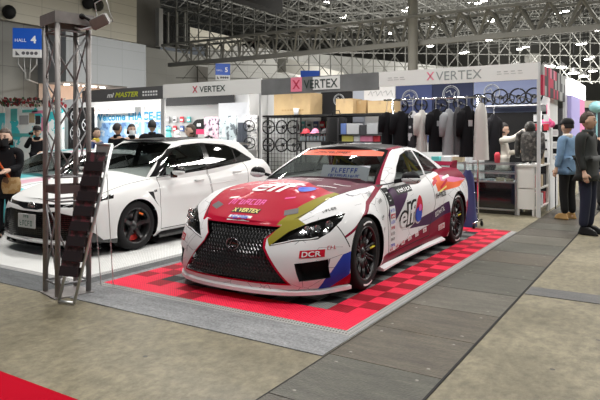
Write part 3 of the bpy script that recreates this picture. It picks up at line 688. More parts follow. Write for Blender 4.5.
def bottle_proto():
    root = thing('small_bottle', 'x', 'bottle', (0, 0, 0)); b = MB(); b.lathe([(0, 0), (.028, 0), (.028, .09), (.012, .115), (.012, .13), (0, .13)], 10); b.build('bottle_body', mat('bottle_pale', (.65, .75, .85), .3), root)
    b = MB(); b.lathe([(0, .125), (.015, .125), (.015, .15), (0, .15)], 8); b.build('cap', mat('bottle_cap_white', (.7, .2, .25), .4), root); return root
bp = None
for k in range(9):
    for row, z in enumerate(zs[1:2]):
        p = (sx0 + .08 + k * (sW - .16) / 8, 11.97, z)
        if bp is None: bp = bottle_proto(); o = bp; o.location = p
        else: o = inst(bp, p)
        tag(o, 'small pale bottle with red cap on the black shelf, %s from the left' % ORD[k], 'bottle', 'bottles on the black shelf')
cols = {'red': (.55, .03, .05), 'pink': (.75, .25, .40), 'yellow': (.65, .60, .15), 'grey': (.35, .36, .38), 'white': (.72, .73, .75), 'dark': (.03, .03, .035), 'blue': (.10, .16, .38), 'tan': (.45, .36, .24), 'teal': (.10, .45, .45)}
CM = {k: mat(k + '_goods', v, .6) for k, v in cols.items()}
def cap_hat(p, c, label):
    b = MB(); b.grid(lambda u, v: (.095 * math.cos(u * 2 * PI) * math.cos(v * PI / 2), .11 * math.sin(u * 2 * PI) * math.cos(v * PI / 2), .11 * math.sin(v * PI / 2)), 16, 6, 0, None, True, True)
    b.grid(lambda u, v: ((u - .5) * .17, -.09 - .08 * v * (1 - (u * 2 - 1) ** 2 * .4), .012 - .02 * v), 8, 4)
    o = b.build('cap', CM[c], loc=p); tag(o, label, 'cap'); return o
cap_hat((sx0 + .20, 12.0, zs[0]), 'red', 'red cap at the left of the top shelf right of the steering wheels'); cap_hat((sx0 + .45, 12.0, zs[0]), 'pink', 'pink cap beside the red cap on the black shelf'); cap_hat((sx0 + .72, 12.0, zs[0]), 'dark', 'dark cap at the right of the top shelf near the pink cap')
def folded(p, w_, d_, h_, c, name, label, cat):
    b = MB()
    b.grid(lambda u, v: ((u - .5) * w_, -d_ / 2 + .004 * math.sin(u * 13), h_ * v), 8, 4); b.box(-w_ / 2, w_ / 2, -d_ / 2 + .006, d_ / 2, 0, h_)
    o = b.build(name, CM[c], loc=p, bevel=.006); tag(o, label, cat); return o
seq = [('yellow', .28, 'wide yellow wrapped pack at the left end of the lowest shelf'), ('white', .14, 'white pack right of the yellow one on the lowest shelf'), ('pink', .30, 'wide pink wrapped pack in the middle of the lowest shelf'), ('red', .16, 'red pack beside the pink one on the lowest shelf'), ('dark', .20, 'dark pack at the right end of the lowest shelf')]
x = tx0 + .08
for c, w_, lb in seq: folded((x + w_ / 2, 11.85, zt2[1]), w_, .22, .13, c, 'wrapped_pack', lb, 'pack'); x += w_ + .02
seq = [('blue', .13, 'blue folded shirt, leftmost on the top shelf behind the coupe roof'), ('grey', .30, 'wide grey folded shirt beside the blue one on the top shelf'), ('dark', .16, 'dark folded shirt in the middle of the top shelf'), ('grey', .26, 'grey folded shirt, second wide one on the top shelf'), ('dark', .2, 'dark folded shirt near the right end of the top shelf'), ('white', .2, 'white folded shirt at the right end of the top shelf')]
x = tx0 + .05
for c, w_, lb in seq: folded((x + w_ / 2, 11.85, zt2[0]), w_, .22, .24 if c != 'dark' else .2, c, 'folded_shirt', lb, 'shirt'); x += w_ + .02
# large dark printed bag left of the shirts
b = MB(); p = at_Y(331, 128, 11.6); b.grid(lambda u, v: (.28 * math.cos(u * 2 * PI) * (1 - .2 * v), .14 * math.sin(u * 2 * PI), .55 * v), 18, 6, 0, None, True, True); b.tube([(-.12, 0, .55), (-.08, 0, .7), (.08, 0, .7), (.12, 0, .55)], .012, 6)
zz = p.z - .3
o = b.build('tote_bag', M_black, loc=(p.x, 11.85, zs[1])); tag(o, 'big black bag with handles between the two black shelves', 'bag')
# low black table below all shelves
b = MB(); b.box(tx0 - .9, -5.25, 11.25, 11.68, .80, .84); b.box(tx0 - .9, -5.25, 11.27, 11.30, 0, .80); b.box(tx0 - .9, -5.25, 11.62, 11.65, 0, .80); o = b.build('sales_table', M_black); tag(o, 'long black draped sales table behind the coupe roof', 'table')
# ------------------------------------------------------------------ clothes rack with garments
RY = 9.33
pr, pl = at_Y(478, 97, RY), at_Y(393, 100, RY); RZ = pr.z; XL = at_Y(384, 100, RY).x - pl.x
root = thing('clothes_rack', 'silver rolling clothes rack full of garments behind the coupe', 'clothes rack', (pl.x, RY, 0)); RW = pr.x - pl.x
b = MB(); b.tube([(XL, 0, RZ), (RW + .10, 0, RZ)], .016, 8); b.build('rail', M_chrome, root)
for x in (0, RW):
    b = MB(); b.tube([(x, 0, .12), (x, 0, RZ + .03)], .017, 8); b.build('upright', M_chrome, root)
    b = MB(); b.tube([(x, -.24, .10), (x, .24, .10)], .016, 8)
    f = b.build('foot_bar', M_chrome, root)
    for y in (-.22, .22):
        c = MB(); c.lathe([(0, -.015), (.035, -.015), (.04, -.008), (.04, .008), (.035, .015), (0, .015)], 14, 0, Tm(x, y, .042) @ Rm(PI / 2, 'Y')); c.bar((x, y, .05), (x, y, .10), .02); c.build('caster', M_black, f)
b = MB(); b.tube([(0, .05, .55), (RW, .05, .55)], .010, 6); b.build('lower_bar', M_chrome, root)
def garment(px, ptop, pbot, wpx, m, label, name='hanging_shirt', cat='shirt', Y=RY, sleeves=True, rz=.9, trim=None, flare=1.15, group=None, thick=.09):
    a = at_Y(px, ptop, Y); c = at_Y(px, pbot, Y); H = a.z - c.z
    d = (a.x * -SA + a.y * CA); W_ = wpx * d / FPX
    root = thing(name, label, cat, (a.x, Y, c.z), rz)
    hw = W_ / 2
    def P(u, v):
        an = u * 2 * PI; z = H * v
        if v > .86:
            k = (v - .86) / .14; ww = hw * (1 - .72 * k ** 1.6); z = H * (.86 + .14 * (k))
        else: ww = hw * (1 + (flare - 1) * (1 - v / .86))
        fold = 1 + .07 * math.sin(an * 5 + px) * (1 - v)
        return (ww * math.copysign(abs(math.cos(an)) ** .8, math.cos(an)) * fold, thick * math.sin(an) * fold * (1.05 - .5 * v ** 4), z)
    b = MB(); b.grid(P, 28, 14, 0, None, True, True); b.build('garment_body', m, root)
    if sleeves:
        for sg in (1, -1):
            b = MB(); L_ = .42 * H if sleeves == 'short' else .70 * H
            b.tube([(sg * hw * .62, 0, H * .90), (sg * hw * 1.0, .0, H * .82), (sg * hw * 1.22, .01, H * .82 - L_ * .5), (sg * hw * 1.25, .02, H * .82 - L_)], [.05, .075, .062, .05], 10)
            b.build('sleeve', m, root)
    if trim:
        b = MB(); b.box(-hw * .35, hw * .35, -thick * 1.08, -thick * 1.0, H * .60, H * .72); b.build('print', trim, root)
    b = MB(); zr = RZ - c.z if abs(Y - RY) < .01 else H + .12
    b.tube([(-hw * .6, 0, H * .93), (0, 0, H * 1.0), (hw * .6, 0, H * .93)], .010, 5); b.tube([(0, 0, H), (0, 0, zr - .02), (.02, 0, zr + .012), (.0, 0, zr + .022)], .005, 5)
    b.build('hanger', M_white_flat, root)
    return root
gb = mat('black_cotton', (.010, .010, .012), .9, spec=.15); gg = mat('heather_grey_cotton', (.30, .31, .33), .85); gw = mat('off_white_cotton', (.62, .60, .58), .85); gk = blot_mat('black_white_print', (.012, .012, .015), (.015, .015, .02), (.55, .55, .58), 9, (.3, .56)); gp = mat('dusty_blue_cotton', (.055, .065, .20), .85); pr_ = mat('grey_print', (.45, .45, .47), .7)
garment(387, 112, 146, 9, gb, 'black sweatshirt hanging outside the left end of the rack', sleeves='short')
garment(401, 111, 150, 14, gb, 'wide black shirt, first inside the left end of the rack', trim=None, sleeves='short')
garment(413, 111, 148, 9, gk, 'black shirt with white blotches down its side', sleeves=False)
garment(422, 110, 152, 9, gw, 'off-white shirt left of the black shirt with grey print', sleeves='short')
garment(436, 109, 152, 13, gb, 'black T-shirt with small grey print in the middle of the rack', trim=pr_, sleeves='short')
garment(449, 109, 155, 11, gg, 'light grey T-shirt between two black ones', sleeves='short')
garment(458, 107, 155, 7, mat('charcoal_cotton', (.06, .06, .065), .85), 'charcoal shirt squeezed right of the light grey one', sleeves=False)
garment(467, 106, 157, 13, gb, 'black long shirt with tiny badge near the right upright', trim=pr_, sleeves='short')
garment(481, 103, 160, 12, gw, 'white long-sleeved shirt hung outside the right upright', sleeves=False, flare=1.3)
garment(494, 114, 160, 12, gb, 'black shirt hanging behind the white one over the counter', Y=11.9, sleeves='short')
garment(468, 170, 228, 12, gp, 'dusty blue sweatshirt hanging low behind the coupe tail', name='hanging_sweatshirt', cat='sweatshirt', Y=RY + .05, sleeves=False, flare=1.5, thick=.11)
# glass show counter
gx0, gx1 = -5.2, at_Y(516, 200, 11.17).x
root = thing('glass_counter', 'black glass-topped show counter behind the coupe tail', 'display counter', (gx0, 11.17, 0)); W_ = gx1 - gx0; CZ = .93
b = MB(); b.box(.03, W_ - .03, .04, .52, .10, .58); b.box(0, W_, .02, .55, 0, .08); b.build('cabinet_body', M_gloss_black, root)
b = MB()
for z in (.09, .60, .76, CZ):
    b.bar((0, 0, z), (W_, 0, z), .028); b.bar((0, .55, z), (W_, .55, z), .028)
for x in (0, W_ * .34, W_ * .67, W_):
    b.bar((x, 0, 0), (x, 0, CZ), .028); b.bar((x, .55, 0), (x, .55, CZ), .028)
b.build('metal_frame', M_steel, root)
b = MB(); b.box(.02, W_ - .02, -.004, .002, .62, CZ - .02); b.box(0, W_, .0, .55, CZ, CZ + .008); b.build('glass_pane', M_glass_case, root)
b = MB(); b.box(.02, W_ - .02, .02, .53, .585, .60); b.build('inner_shelf', M_white_flat, root)
rnd = random.Random(3)
prt = None
for k in range(16):
    x = gx0 + .15 + k * (W_ - .3) / 15; c = rnd.choice(['white', 'grey', 'white', 'tan', 'dark'])
    b = MB(); w1 = rnd.uniform(.05, .08); b.box(-w1, w1, -.05, .05, 0, rnd.uniform(.03, .07)); o = b.build('small_box', CM[c], loc=(x, 11.35, .603), bevel=.004); tag(o, 'small boxed part inside the glass counter, %s from the left' % ORD[k], 'box', 'boxed parts in the glass counter')
for px, c, w_, lb in ((436, 'teal', .16, 'pale teal pack on the counter behind the coupe tail wing'), (447, 'white', .2, 'white pack on the counter right of the teal pack'), (458, 'tan', .2, 'tan pack on the counter behind the blue sweatshirt'), (470, 'white', .12, 'small white pack on the counter near the rack upright')):
    p = at_Y(px, 160, 11.4); folded((p.x, 11.45, CZ + .01), w_, .18, .10, c, 'wrapped_pack', lb, 'pack')
b = MB(); p = at_Y(500, 158, 11.5); b.lathe([(0, 0), (.05, 0), (.055, .16), (.03, .20), (0, .20)], 12); o = b.build('red_canister', CM['red'], loc=(at_Y(497.5, 158, 11.5).x, 11.5, CZ + .01)); tag(o, 'red canister standing on the glass counter beside the staff member', 'canister')
# white cabinet at the corner
cx0, cx1, cy0 = at_Y(517, 215, 11.19).x, -1.99, 11.19; CZ2 = at_Y(530, 165, 11.19).z
root = thing('white_cabinet', 'white panelled corner cabinet with open side shelves', 'cabinet', (cx0, cy0, 0)); W_ = cx1 - cx0
wm = mat('cabinet_white', (.74, .73, .70), .4)
b = MB(); b.box(.01, W_ - .05, 0, .02, .12, CZ2 - .44); b.build('front_panel', wm, root); b = MB(); b.box(.01, W_ - .05, 0, .02, CZ2 - .42, CZ2 - .03); b.build('front_panel', wm, root)
b = MB(); b.box(-.01, W_ + .04, -.02, 1.05, CZ2 - .03, CZ2); b.build('top_board', wm, root)
for x, y in ((.02, .01), (W_ - .02, .01), (W_, .98), (.02, .98), (W_ - .08, .01)):
    b = MB(); b.box(x - .02, x + .02, y, y + .04, 0, CZ2 - .03); b.build('leg', wm, root)
for z in (.14, .48):
    b = MB(); b.box(.02, W_ + .02, .03, 1.0, z, z + .02); b.build('shelf_board', wm, root)
b = MB(); b.box(.015, .03, .02, 1.0, .12, CZ2 - .03); b.build('side_panel', wm, root)
k = 0
for z, zn in ((.502, 'middle'), (.162, 'bottom')):
    for yy, c, cn in ((.30, 'red', 'red'), (.55, 'tan', 'tan'), (.80, 'dark', 'dark')):
        cc = c if z > .3 else {'red': 'dark', 'tan': 'white', 'dark': 'red'}[c]
        folded((cx1 - .12, cy0 + yy, z), .2, .2, .22, cc, 'boxed_item', '%s box on the %s shelf of the white cabinet, %s' % ({'red': 'red', 'tan': 'tan', 'dark': 'dark', 'white': 'white'}[cc], zn, {.30: 'nearest', .55: 'in the middle', .80: 'farthest'}[yy]), 'box')
# dark jacket on a torso form, with a bare wooden arm form beside it
p = at_Y(527, 165, 11.45)
root = thing('torso_form', 'torso display form wearing a dark camouflage jacket on the white cabinet', 'mannequin', (p.x + .05, 11.5, CZ2), R(-20))
jm = blot_mat('dark_camouflage', (.02, .02, .02), (.05, .045, .04), (.14, .13, .12), 14)
b = MB(); b.grid(lambda u, v: ((.155 + .03 * math.sin(v * 3)) * math.cos(u * 2 * PI) * (1 - .75 * sst(.8, 1, v)), .12 * math.sin(u * 2 * PI) * (1 - .6 * sst(.8, 1, v)), .06 + .60 * v), 20, 14, 0, None, True, True); b.build('jacket', jm, root)
for sg in (1, -1):
    b = MB(); b.tube([(sg * .14, 0, .60), (sg * .22, 0, .54), (sg * .25, -.02, .32), (sg * .22, -.06, .12)], [.05, .065, .058, .045], 10); b.build('sleeve', jm, root)
b = MB(); b.ball((0, 0, .68), .10, .10, .12, 12); b.build('hood', jm, root)
b = MB(); b.lathe([(0, 0), (.14, 0), (.14, .015), (.02, .02), (.02, .12), (0, .12)], 16); b.build('base', M_steel, root)
p = at_Y(541.5, 163, 11.4)
b = MB(); b.tube([(0, 0, 0), (0, 0, .16), (.01, 0, .30), (.015, 0, .40)], [.055, .05, .055, .03], 12); b.ball((.015, 0, .42), .05, .04, .04, 10); o = b.build('wooden_form', CM['tan'], loc=(p.x - .06, 11.75, CZ2)); tag(o, 'tan wooden display form beside the camouflage jacket', 'display form')
# wheels shelf high on the back wall
zsh = at_Y(515, 105, 13.0).z
b = MB(); b.box(at_Y(483, 105, 13.0).x, -2.05, 12.85, 13.28, zsh - .03, zsh); o = b.build('wall_shelf', M_steel); tag(o, 'thin metal wall shelf carrying upright steering wheels under the light blue banner', 'shelf')
for i, (px, lb) in enumerate(((500, 'left'), (518, 'middle'), (534, 'right'))):
    put_wheel(Vector((at_Y(px, 97, 13.0).x, 13.0, zsh + .183)), lb + ' of the three large steering wheels standing on the wall shelf', 1.0, (R(-8), R(10 * i), 0))
for i, (px, lb) in enumerate(((509, 'left'), (526, 'right'))):
    put_wheel(Vector((at_Y(px, 98, 12.9).x, 12.89, zsh + .126)), lb + ' small steering wheel in front of the large ones on the wall shelf', .68, (R(-8), R(14), 0))
# steering wheels hung along the top of the rack line
for i, (px, py) in enumerate(((402, 106), (421, 105), (441, 105), (460, 103), (478, 101), (488, 100))):
    put_wheel(at_Y(px, py, 12.6) if False else Vector((at_Y(px, py, 13.24).x, 13.245, at_Y(px, py, 13.24).z)), 'black steering wheel hung on the banner wall above the clothes rack, %s from the left' % ['first', 'second', 'third', 'fourth', 'fifth', 'sixth'][i], .9, (0, R(8 * i), 0))
b = MB(); b.box(at_Y(485, 110, 13.15).x, -2.1, 13.12, 13.16, .3, zsh - .15); o = b.build('black_backdrop', M_black); tag(o, 'black cloth backdrop behind the staff member at the counter', 'backdrop')
# hook stand with small hanging packs at the corner post
p = at_D(545, 150, 11.6); root = thing('hook_stand', 'white hook stand hung with small packs at the booth corner post', 'display stand', (p.x + .02, 11.5 + .4, CZ2))
b = MB(); b.tube([(0, 0, 0), (0, 0, 1.0)], .012, 6); b.build('pole', M_postw, root)
for k in range(5):
    b = MB(); z = .25 + k * .17; b.bar((-.14, 0, z), (.14, 0, z), .01); b.build('hook_bar', M_postw, root)
    for sg in (-1, 1):
        b = MB(); b.box(sg * .09 - .045, sg * .09 + .045, -.03, .0, z - .13, z - .01); b.build('hanging_pack', CM['white' if k not in (3,) else 'red'], root)
b = MB(); b.lathe([(0, 0), (.1, 0), (.1, .012), (0, .012)], 16); b.build('foot', M_postw, root)
p = at_X(552, 115, -1.75); b = MB(); b.ball((0, 0, 0), .10, .05, .09, 12); b.ball((.08, .02, -.04), .07, .05, .07, 10); b.tube([(0, 0, .08), (0, 0, .35)], .006, 5)
o = b.build('pink_plush', mat('pink_plush', (.80, .12, .30), .8), loc=(-2.02, 12.3, 1.72)); tag(o, 'bright pink soft bundle hanging at the booth corner', 'soft toy')
# long scarf strips by the corner
b = MB()
for k in range(6): b.box(-.05, .05, -.012, .0, .12 * k, .12 * k + .10, k % 2)
b.box(-.01, .01, -.005, .005, -.98, 0, 1); o = b.build('hanging_strip', [M_white_flat, M_black], loc=(-1.90, 12.55, .98)); tag(o, 'black and white checked strip hanging on the outside of the booth corner', 'banner')

# ------------------------------------------------------------------ neighbouring booths on the left
YM = 13.2
XM = lambda px, Y=YM: at_Y(px, 110, Y).x
b = MB(); b.box(XM(62) - 1, XM(162), YM + .02, YM + .1, 0, 2.74); o = b.build('wall_neighbour', M_boothw); o['kind'] = 'structure'
sky = blot_mat('blue_poster_print', (.10, .20, .42), (.22, .40, .68), (.50, .62, .75), 3.0, (.42, .56))
b = MB(); a, c = at_Y(93, 113, YM), at_Y(161, 113, YM); b.box(a.x, c.x, YM - .02, YM, .9, 2.15); b.box(a.x, c.x, YM - .022, YM - .02, at_Y(120, 122.5, YM).z, 2.15, 1); po = b.build('blue_poster', [sky, mat('pale_poster_top', (.55, .66, .74), .6)]); tag(po, 'wide blue photo poster with a large cyan welcome greeting behind the group of visitors', 'poster')
b = MB(); cy = mat('cyan_lettering', (.01, .26, .52), .5)
add_text(b, 'Welcome', XM(126) - XM(95), faceY((XM(95) + XM(126)) / 2, YM - .026, at_Y(110, 117, YM).z), 0, 0, .03, height=.26)
add_text(b, 'HIACE-E', XM(161) - XM(129), faceY((XM(129) + XM(161)) / 2, YM - .026, at_Y(145, 116, YM).z), 0, 0, .03, height=.27); b.build('lettering', cy, po)
b = MB(); b.box(XM(93), XM(142), YM - .4, YM - .3, 2.18, 2.42); o = b.build('inner_board', M_fw); tag(o, 'white inner board with thin red script under the dark name board', 'board')
b2 = MB()
for k in range(9): b2.tube([(XM(104 + k * 3.2), YM - .41, 2.27), (XM(105.5 + k * 3.2), YM - .41, 2.33), (XM(106.5 + k * 3.2), YM - .41, 2.26)], .008, 4)
b2.build('script_lines', mat('dull_red_script', (.35, .08, .08), .6), o)
for px in (96, 143): 
    b = MB(); b.bar((XM(px, 12.4), 12.4, 0), (XM(px, 12.4), 12.4, 2.4), .05); o = b.build('white_post', M_postw); tag(o, 'white booth post %s of the blue poster' % ('at the left edge' if px == 96 else 'in front of the right half'), 'post')
# tall lit panels
lit = mat('lit_panel_white', (.85, .90, .92), .5, emit=.35)
Yc = 12.5
wb_ = blot_mat('cyan_white_print', (.05, .55, .62), (.80, .86, .88), (.86, .89, .90), 2.2, (.42, .60)); 
a, c = at_Y(5, 108, Yc), at_Y(62, 108, Yc)
b = MB(); b.box(a.x, c.x, Yc, Yc + .1, 0, a.z); po = b.build('wall_poster', wb_); tag(po, 'tall white and cyan printed wall behind the man with the camera', 'poster')
b = MB()
for k, (px, py, w_, h_, c_) in enumerate(((24, 120, .55, .32, 'grey'), (32, 118, .32, .34, 'tan'), (38, 120, .28, .3, 'dark'), (14, 115, .4, .45, 'teal'), (30, 111, .9, .10, 'teal'), (38, 112, .7, .10, 'pink'), (45, 124, .4, .5, 'pink'), (20, 135, 1.2, .12, 'teal'))):
    p = at_Y(px, py, Yc); b.box(p.x - w_ / 2, p.x + w_ / 2, Yc - .012, Yc - .004, p.z - h_ / 2, p.z + h_ / 2, k)
b.build('printed_pictures', [CM[q] for q in ('grey', 'tan', 'dark', 'teal', 'teal', 'pink', 'pink', 'teal')], po)
a, c = at_Y(-20, 110, Yc), at_Y(4.6, 110, Yc)
b = MB(); b.box(a.x, c.x, Yc, Yc + .1, 0, 2.3); o = b.build('wall_poster', blot_mat('cyan_print_2', (.10, .60, .68), (.70, .82, .85), (.85, .88, .90), 1.6, (.47, .62))); tag(o, 'pale cyan wall panel at the very left edge of the picture', 'poster')
# garland of red and green decorations along its top
b = MB(); rg = random.Random(5); a, c = at_Y(-3, 102, Yc - .2), at_Y(64, 103, Yc - .2)
for k in range(260):
    t = rg.random(); p = a.lerp(c, t) + Vector((0, rg.uniform(-.1, .1), rg.uniform(-.13, .13)))
    s_ = rg.uniform(.03, .08); a_ = rg.uniform(0, PI)
    b.add([p + Vector((-s_, 0, 0)), p + Vector((0, s_ * .5, -s_)), p + Vector((s_, 0, s_ * math.sin(a_))), p + Vector((0, -s_ * .4, s_))], [(0, 1, 2), (0, 2, 3), (0, 1, 3)], rg.choice([0, 0, 1, 2, 3]))
b.tube([a, c], .03, 5, 1); o = b.build('garland', [mat('garland_red', (.30, .03, .04), .7), mat('garland_dark', (.06, .05, .05), .8), mat('garland_green', (.06, .14, .06), .8), mat('garland_pale', (.5, .48, .45), .8)], weld=False); o['kind'] = 'stuff'; tag(o, 'dark red and green leafy garland along the top of the cyan wall', 'garland')
# black wall with white wheel graphics behind the lattice tower
a, c = at_Y(68, 108, 12.7), at_Y(92, 108, 12.7)
b = MB(); b.box(a.x, c.x, 12.7, 12.78, 0, a.z); po = b.build('black_wall_board', M_black); tag(po, 'black board with round wheel drawings behind the lattice tower', 'board')
b = MB()
for px, py, r_ in ((75, 117, .22), (75, 133, .24), (86, 125, .2)):
    p = at_Y(px, py, 12.69)
    b.tube([(p.x + r_ * math.cos(t), 12.69, p.z + r_ * math.sin(t)) for t in np.linspace(0, 2 * PI, 20, endpoint=False)], .015, 4, closed=True)
    for k in range(5): b.bar((p.x, 12.69, p.z), (p.x + r_ * math.cos(k * 1.257), 12.69, p.z + r_ * math.sin(k * 1.257)), .02)
b.build('wheel_drawings', emb, po)
# counter with green and yellow goods in the neighbour booth
b = MB(); b.box(XM(160, 12), XM(200, 12), 11.9, 12.4, .80, .9); b.box(XM(160, 12), XM(200, 12), 11.95, 12.0, 0, .8); o = b.build('sales_counter', M_boothw); tag(o, 'white counter with leafy goods between the two booths', 'counter')
rg = random.Random(8)
for k in range(8):
    c_ = ['yellow', 'teal', 'tan', 'white', 'yellow', 'pink', 'teal', 'white'][k]; p = Vector((XM(164 + k * 4.4, 12.1), 12.1, .9)); hh = rg.uniform(.35, .75)
    b = MB(); b.lathe([(0, 0), (.11, 0), (.12, hh * .6), (.07, hh * .9), (0, hh)], 10); b.ball((0, 0, hh), .09, .08, .08, 10)
    o = b.build('soft_bag', CM[c_], loc=p); tag(o, '%s goods bag on the white counter, %s from the left' % ({'yellow': 'yellow', 'teal': 'teal', 'tan': 'tan', 'white': 'white', 'pink': 'pink'}[c_], ['first', 'second', 'third', 'fourth', 'fifth', 'sixth', 'seventh', 'eighth'][k]), 'bag')

# packed goods hung in rows on the back walls
hp_ = None; rg = random.Random(12)
spots = [(303 + k * 6.5, 124 + r * 9.5, 13.2, r, 0, k) for r in range(2) for k in range(5)] + [(168 + k * 7, 119 + r * 9, 13.2, r, 2, k) for r in range(2) for k in range(4)]
wall_n = ['behind the small bottles', 'along the lowest ledge behind the coupe roof', 'on the grey board']
hm_ = {}
for px, py, Y, r, wnum, k in spots:
    p = at_Y(px, py, Y); c = rg.choice(['white', 'dark', 'red', 'grey', 'white', 'blue', 'yellow', 'teal']); key = c
    if key not in hm_:
        root = thing('hanging_pack', 'x', 'pack', p); b = MB(); b.box(-.07, .07, -.025, .02, -.10, .07); b.build('pack_body', CM[c], root, bevel=.006)
        b = MB(); b.box(-.05, .05, -.028, -.024, -.06, .0); b.build('pack_label', CM['white' if c != 'white' else 'dark'], root)
        b = MB(); b.bar((0, 0, .08), (0, .06, .09), .008); b.build('hook', M_steel, root); o = root; hm_[key] = o
    else: o = inst(hm_[key], p)
    row = '' if wnum == 1 else (' upper row,' if r == 0 else ' lower row,')
    tag(o, '%s hanging pack %s,%s %s from the left' % ({'dark': 'black'}.get(c, c), wall_n[wnum], row, ORD[k]), 'pack', 'packs hung on the booth walls')
# ------------------------------------------------------------------ car shells: rings stacked from sill to roof, panels cut out of them
def pip(p, poly):
    x, y = p; c = False; j = len(poly) - 1
    for i in range(len(poly)):
        a, b = poly[i], poly[j]
        if (a[1] > y) != (b[1] > y) and x < (b[0] - a[0]) * (y - a[1]) / (b[1] - a[1]) + a[0]: c = not c
        j = i
    return c
AX = {'side': (1, 2, 0), 'front': (0, 2, 1), 'top': (0, 1, 2)}
def stroke(pts, wd):
    out = []
    for a, b in zip(pts[:-1], pts[1:]):
        dx, dy = b[0] - a[0], b[1] - a[1]; L = math.hypot(dx, dy)
        if L < 1e-6: continue
        ex, ey = dx / L * wd / 2, dy / L * wd / 2
        out.append([(a[0] - ey - ex, a[1] + ex - ey), (b[0] - ey + ex, b[1] + ex + ey), (b[0] + ey + ex, b[1] - ex + ey), (a[0] + ey - ex, a[1] - ex - ey)])
    return out
class Shell:
    def __init__(s, P, nu=120, nw=22, nt=40):
        s.P = P; bm = s.bm = bmesh.new(); s.part = bm.faces.layers.int.new('part'); s.names = ['body']
        T, B, F, Rr, Ws, ins = (interp(P[k]) for k in ('T', 'B', 'F', 'Rr', 'Ws', 'ins'))
        cr, G = interp(P['crown']), P['G']
        Lf, Lr = P['Lf'], P['Lr']; fa, fb = P.get('fe', (.8, .8)); ra_, rb = .72, .75
        flare = P.get('flare', .03); ra = P['arch']; wb = P['wb']; wz = P['wz']
        def plan(u, f, r, lf, lr, wfun, w=0):
            if u < .3:
                th = u / .3 * PI / 2; y = f + lf * (1 - math.cos(th) ** fb); return wfun(f + lf) * math.sin(th) ** fa, y
            if u > .78:
                th = (1 - u) / .22 * PI / 2; y = r - lr * (1 - math.cos(th) ** rb); return wfun(r - lr) * math.sin(th) ** ra_, y
            y = f + lf + (r - lr - f - lf) * (u - .3) / .48; return wfun(y), y
        def low(u, w):
            k = ins(w); x1, y1 = plan(u, F(1), Rr(1), Lf, Lr, Ws); x0, y0 = plan(u, F(0), Rr(0), Lf, Lr, Ws)
            x, y = plan(u, F(w), Rr(w), Lf, Lr, Ws)
            z = B(y0) + (T(y1) - B(y0)) * w
            sc = (x / max(Ws(y), 1e-6)); x -= k * sc
            fl = 0
            for cy in (0, wb):
                d = math.hypot(y - cy, z - wz)
                if d > ra: fl = max(fl, flare * math.exp(-((d - ra) / P.get('fw', .10)) ** 2))
                else: fl = max(fl, flare)
            x += fl * sc ** 3 * (1 - sst(.93, 1, w))
            for (yy, zz, ry, rz, dx) in P.get('dents', ()):
                x += dx * sc * math.exp(-((y - yy) / ry) ** 2 - ((z - zz) / rz) ** 2)
            return x, y, z
        s.low = low
        def capz(x, y, xr, zr):
            t = min(1, abs(x) / max(xr, 1e-6)); z = zr + cr(y) * (1 - t ** 2) ** P.get('cp', .8)
            if 'bulge' in P: z += P['bulge'](x, y)
            return z
        def cap(u, t):
            x, y, z = low(u, 1); return x * t, y, capz(x * t, y, x, z)
        GF, GR, GW, GLf, GLr, GT = (interp(G[k]) for k in ('F', 'R', 'W', 'Lf', 'Lr', 'T'))
        zb = G['zb']
        def gh(u, w):
            x1, y1 = plan(u, GF(1), GR(1), GLf(1), GLr(1), lambda y: GW(1))
            x, y = plan(u, GF(w), GR(w), GLf(w), GLr(w), lambda y: GW(w) - G.get('taper', 0) * sst(1.6, 3.4, y))
            return x, y, zb + (GT(y1) - zb) * w
        def roof(u, t):
            x, y, z = gh(u, 1); return x * t, y, z + G['crown'] * (1 - t * t) ** .8 * sst(0, .3, abs(x)) if x > 1e-5 else z
        s.gh = gh
        def grid(fn, n1, n2, mirror):
            V = []
            for i in range(n1):
                V.append([bm.verts.new(fn(i / (n1 - 1), j / (n2 - 1))) for j in range(n2)])
            fs = []
            for i in range(n1 - 1):
                for j in range(n2 - 1):
                    fs.append(bm.faces.new((V[i][j], V[i + 1][j], V[i + 1][j + 1], V[i][j + 1])))
            return fs
        for sg in (1, -1):
            grid(lambda u, v: (lambda p: (p[0] * sg, p[1], p[2]))(low(u, v)), nu, nw, False)
            f = grid(lambda u, v: (lambda p: (p[0] * sg, p[1], p[2]))(gh(u, v)), nu, nw, False)
            for q in f: q[s.part] = 1
        grid(lambda u, v: cap(u, v * 2 - 1), nu, nt, False)
        f = grid(lambda u, v: roof(u, v * 2 - 1), nu, nt, False)
        for q in f: q[s.part] = 2
        s.names += ['greenhouse', 'roof']
        bmesh.ops.remove_doubles(bm, verts=bm.verts, dist=2e-4)
        bmesh.ops.dissolve_degenerate(bm, edges=bm.edges, dist=1e-5)
        bmesh.ops.recalc_face_normals(bm, faces=bm.faces)
        s.mats = []
        bm.normal_update()
        s.cen = None
    def mi(s, m):
        if m not in s.mats: s.mats.append(m)
        return s.mats.index(m)
    def region(s, poly, ax='side', part=None, m=None, filt=None, only=None, delete=False, both=False):
        if both:
            s.region(poly, ax, part if part is None or isinstance(part, str) else part[0], m, (lambda c: c.x > 0 and (filt is None or filt(c))), only, delete)
            if ax == 'side': p2 = poly
            else: p2 = [(-a, b) for a, b in poly]
            return s.region(p2, ax, part if part is None or isinstance(part, str) else part[1], m, (lambda c: c.x < 0 and (filt is None or filt(c))), only, delete)
        bm = s.bm; a, b, c3 = AX[ax]
        lo = (min(p[0] for p in poly), min(p[1] for p in poly)); hi = (max(p[0] for p in poly), max(p[1] for p in poly))
        oi = None if only is None else [s.names.index(n) for n in ([only] if isinstance(only, str) else only)]
        mg = .09; cand = []
        for f in bm.faces:
            c = f.calc_center_median()
            if lo[0] - mg < c[a] < hi[0] + mg and lo[1] - mg < c[b] < hi[1] + mg and (oi is None or f[s.part] in oi) and (filt is None or filt(c)): cand.append(f)
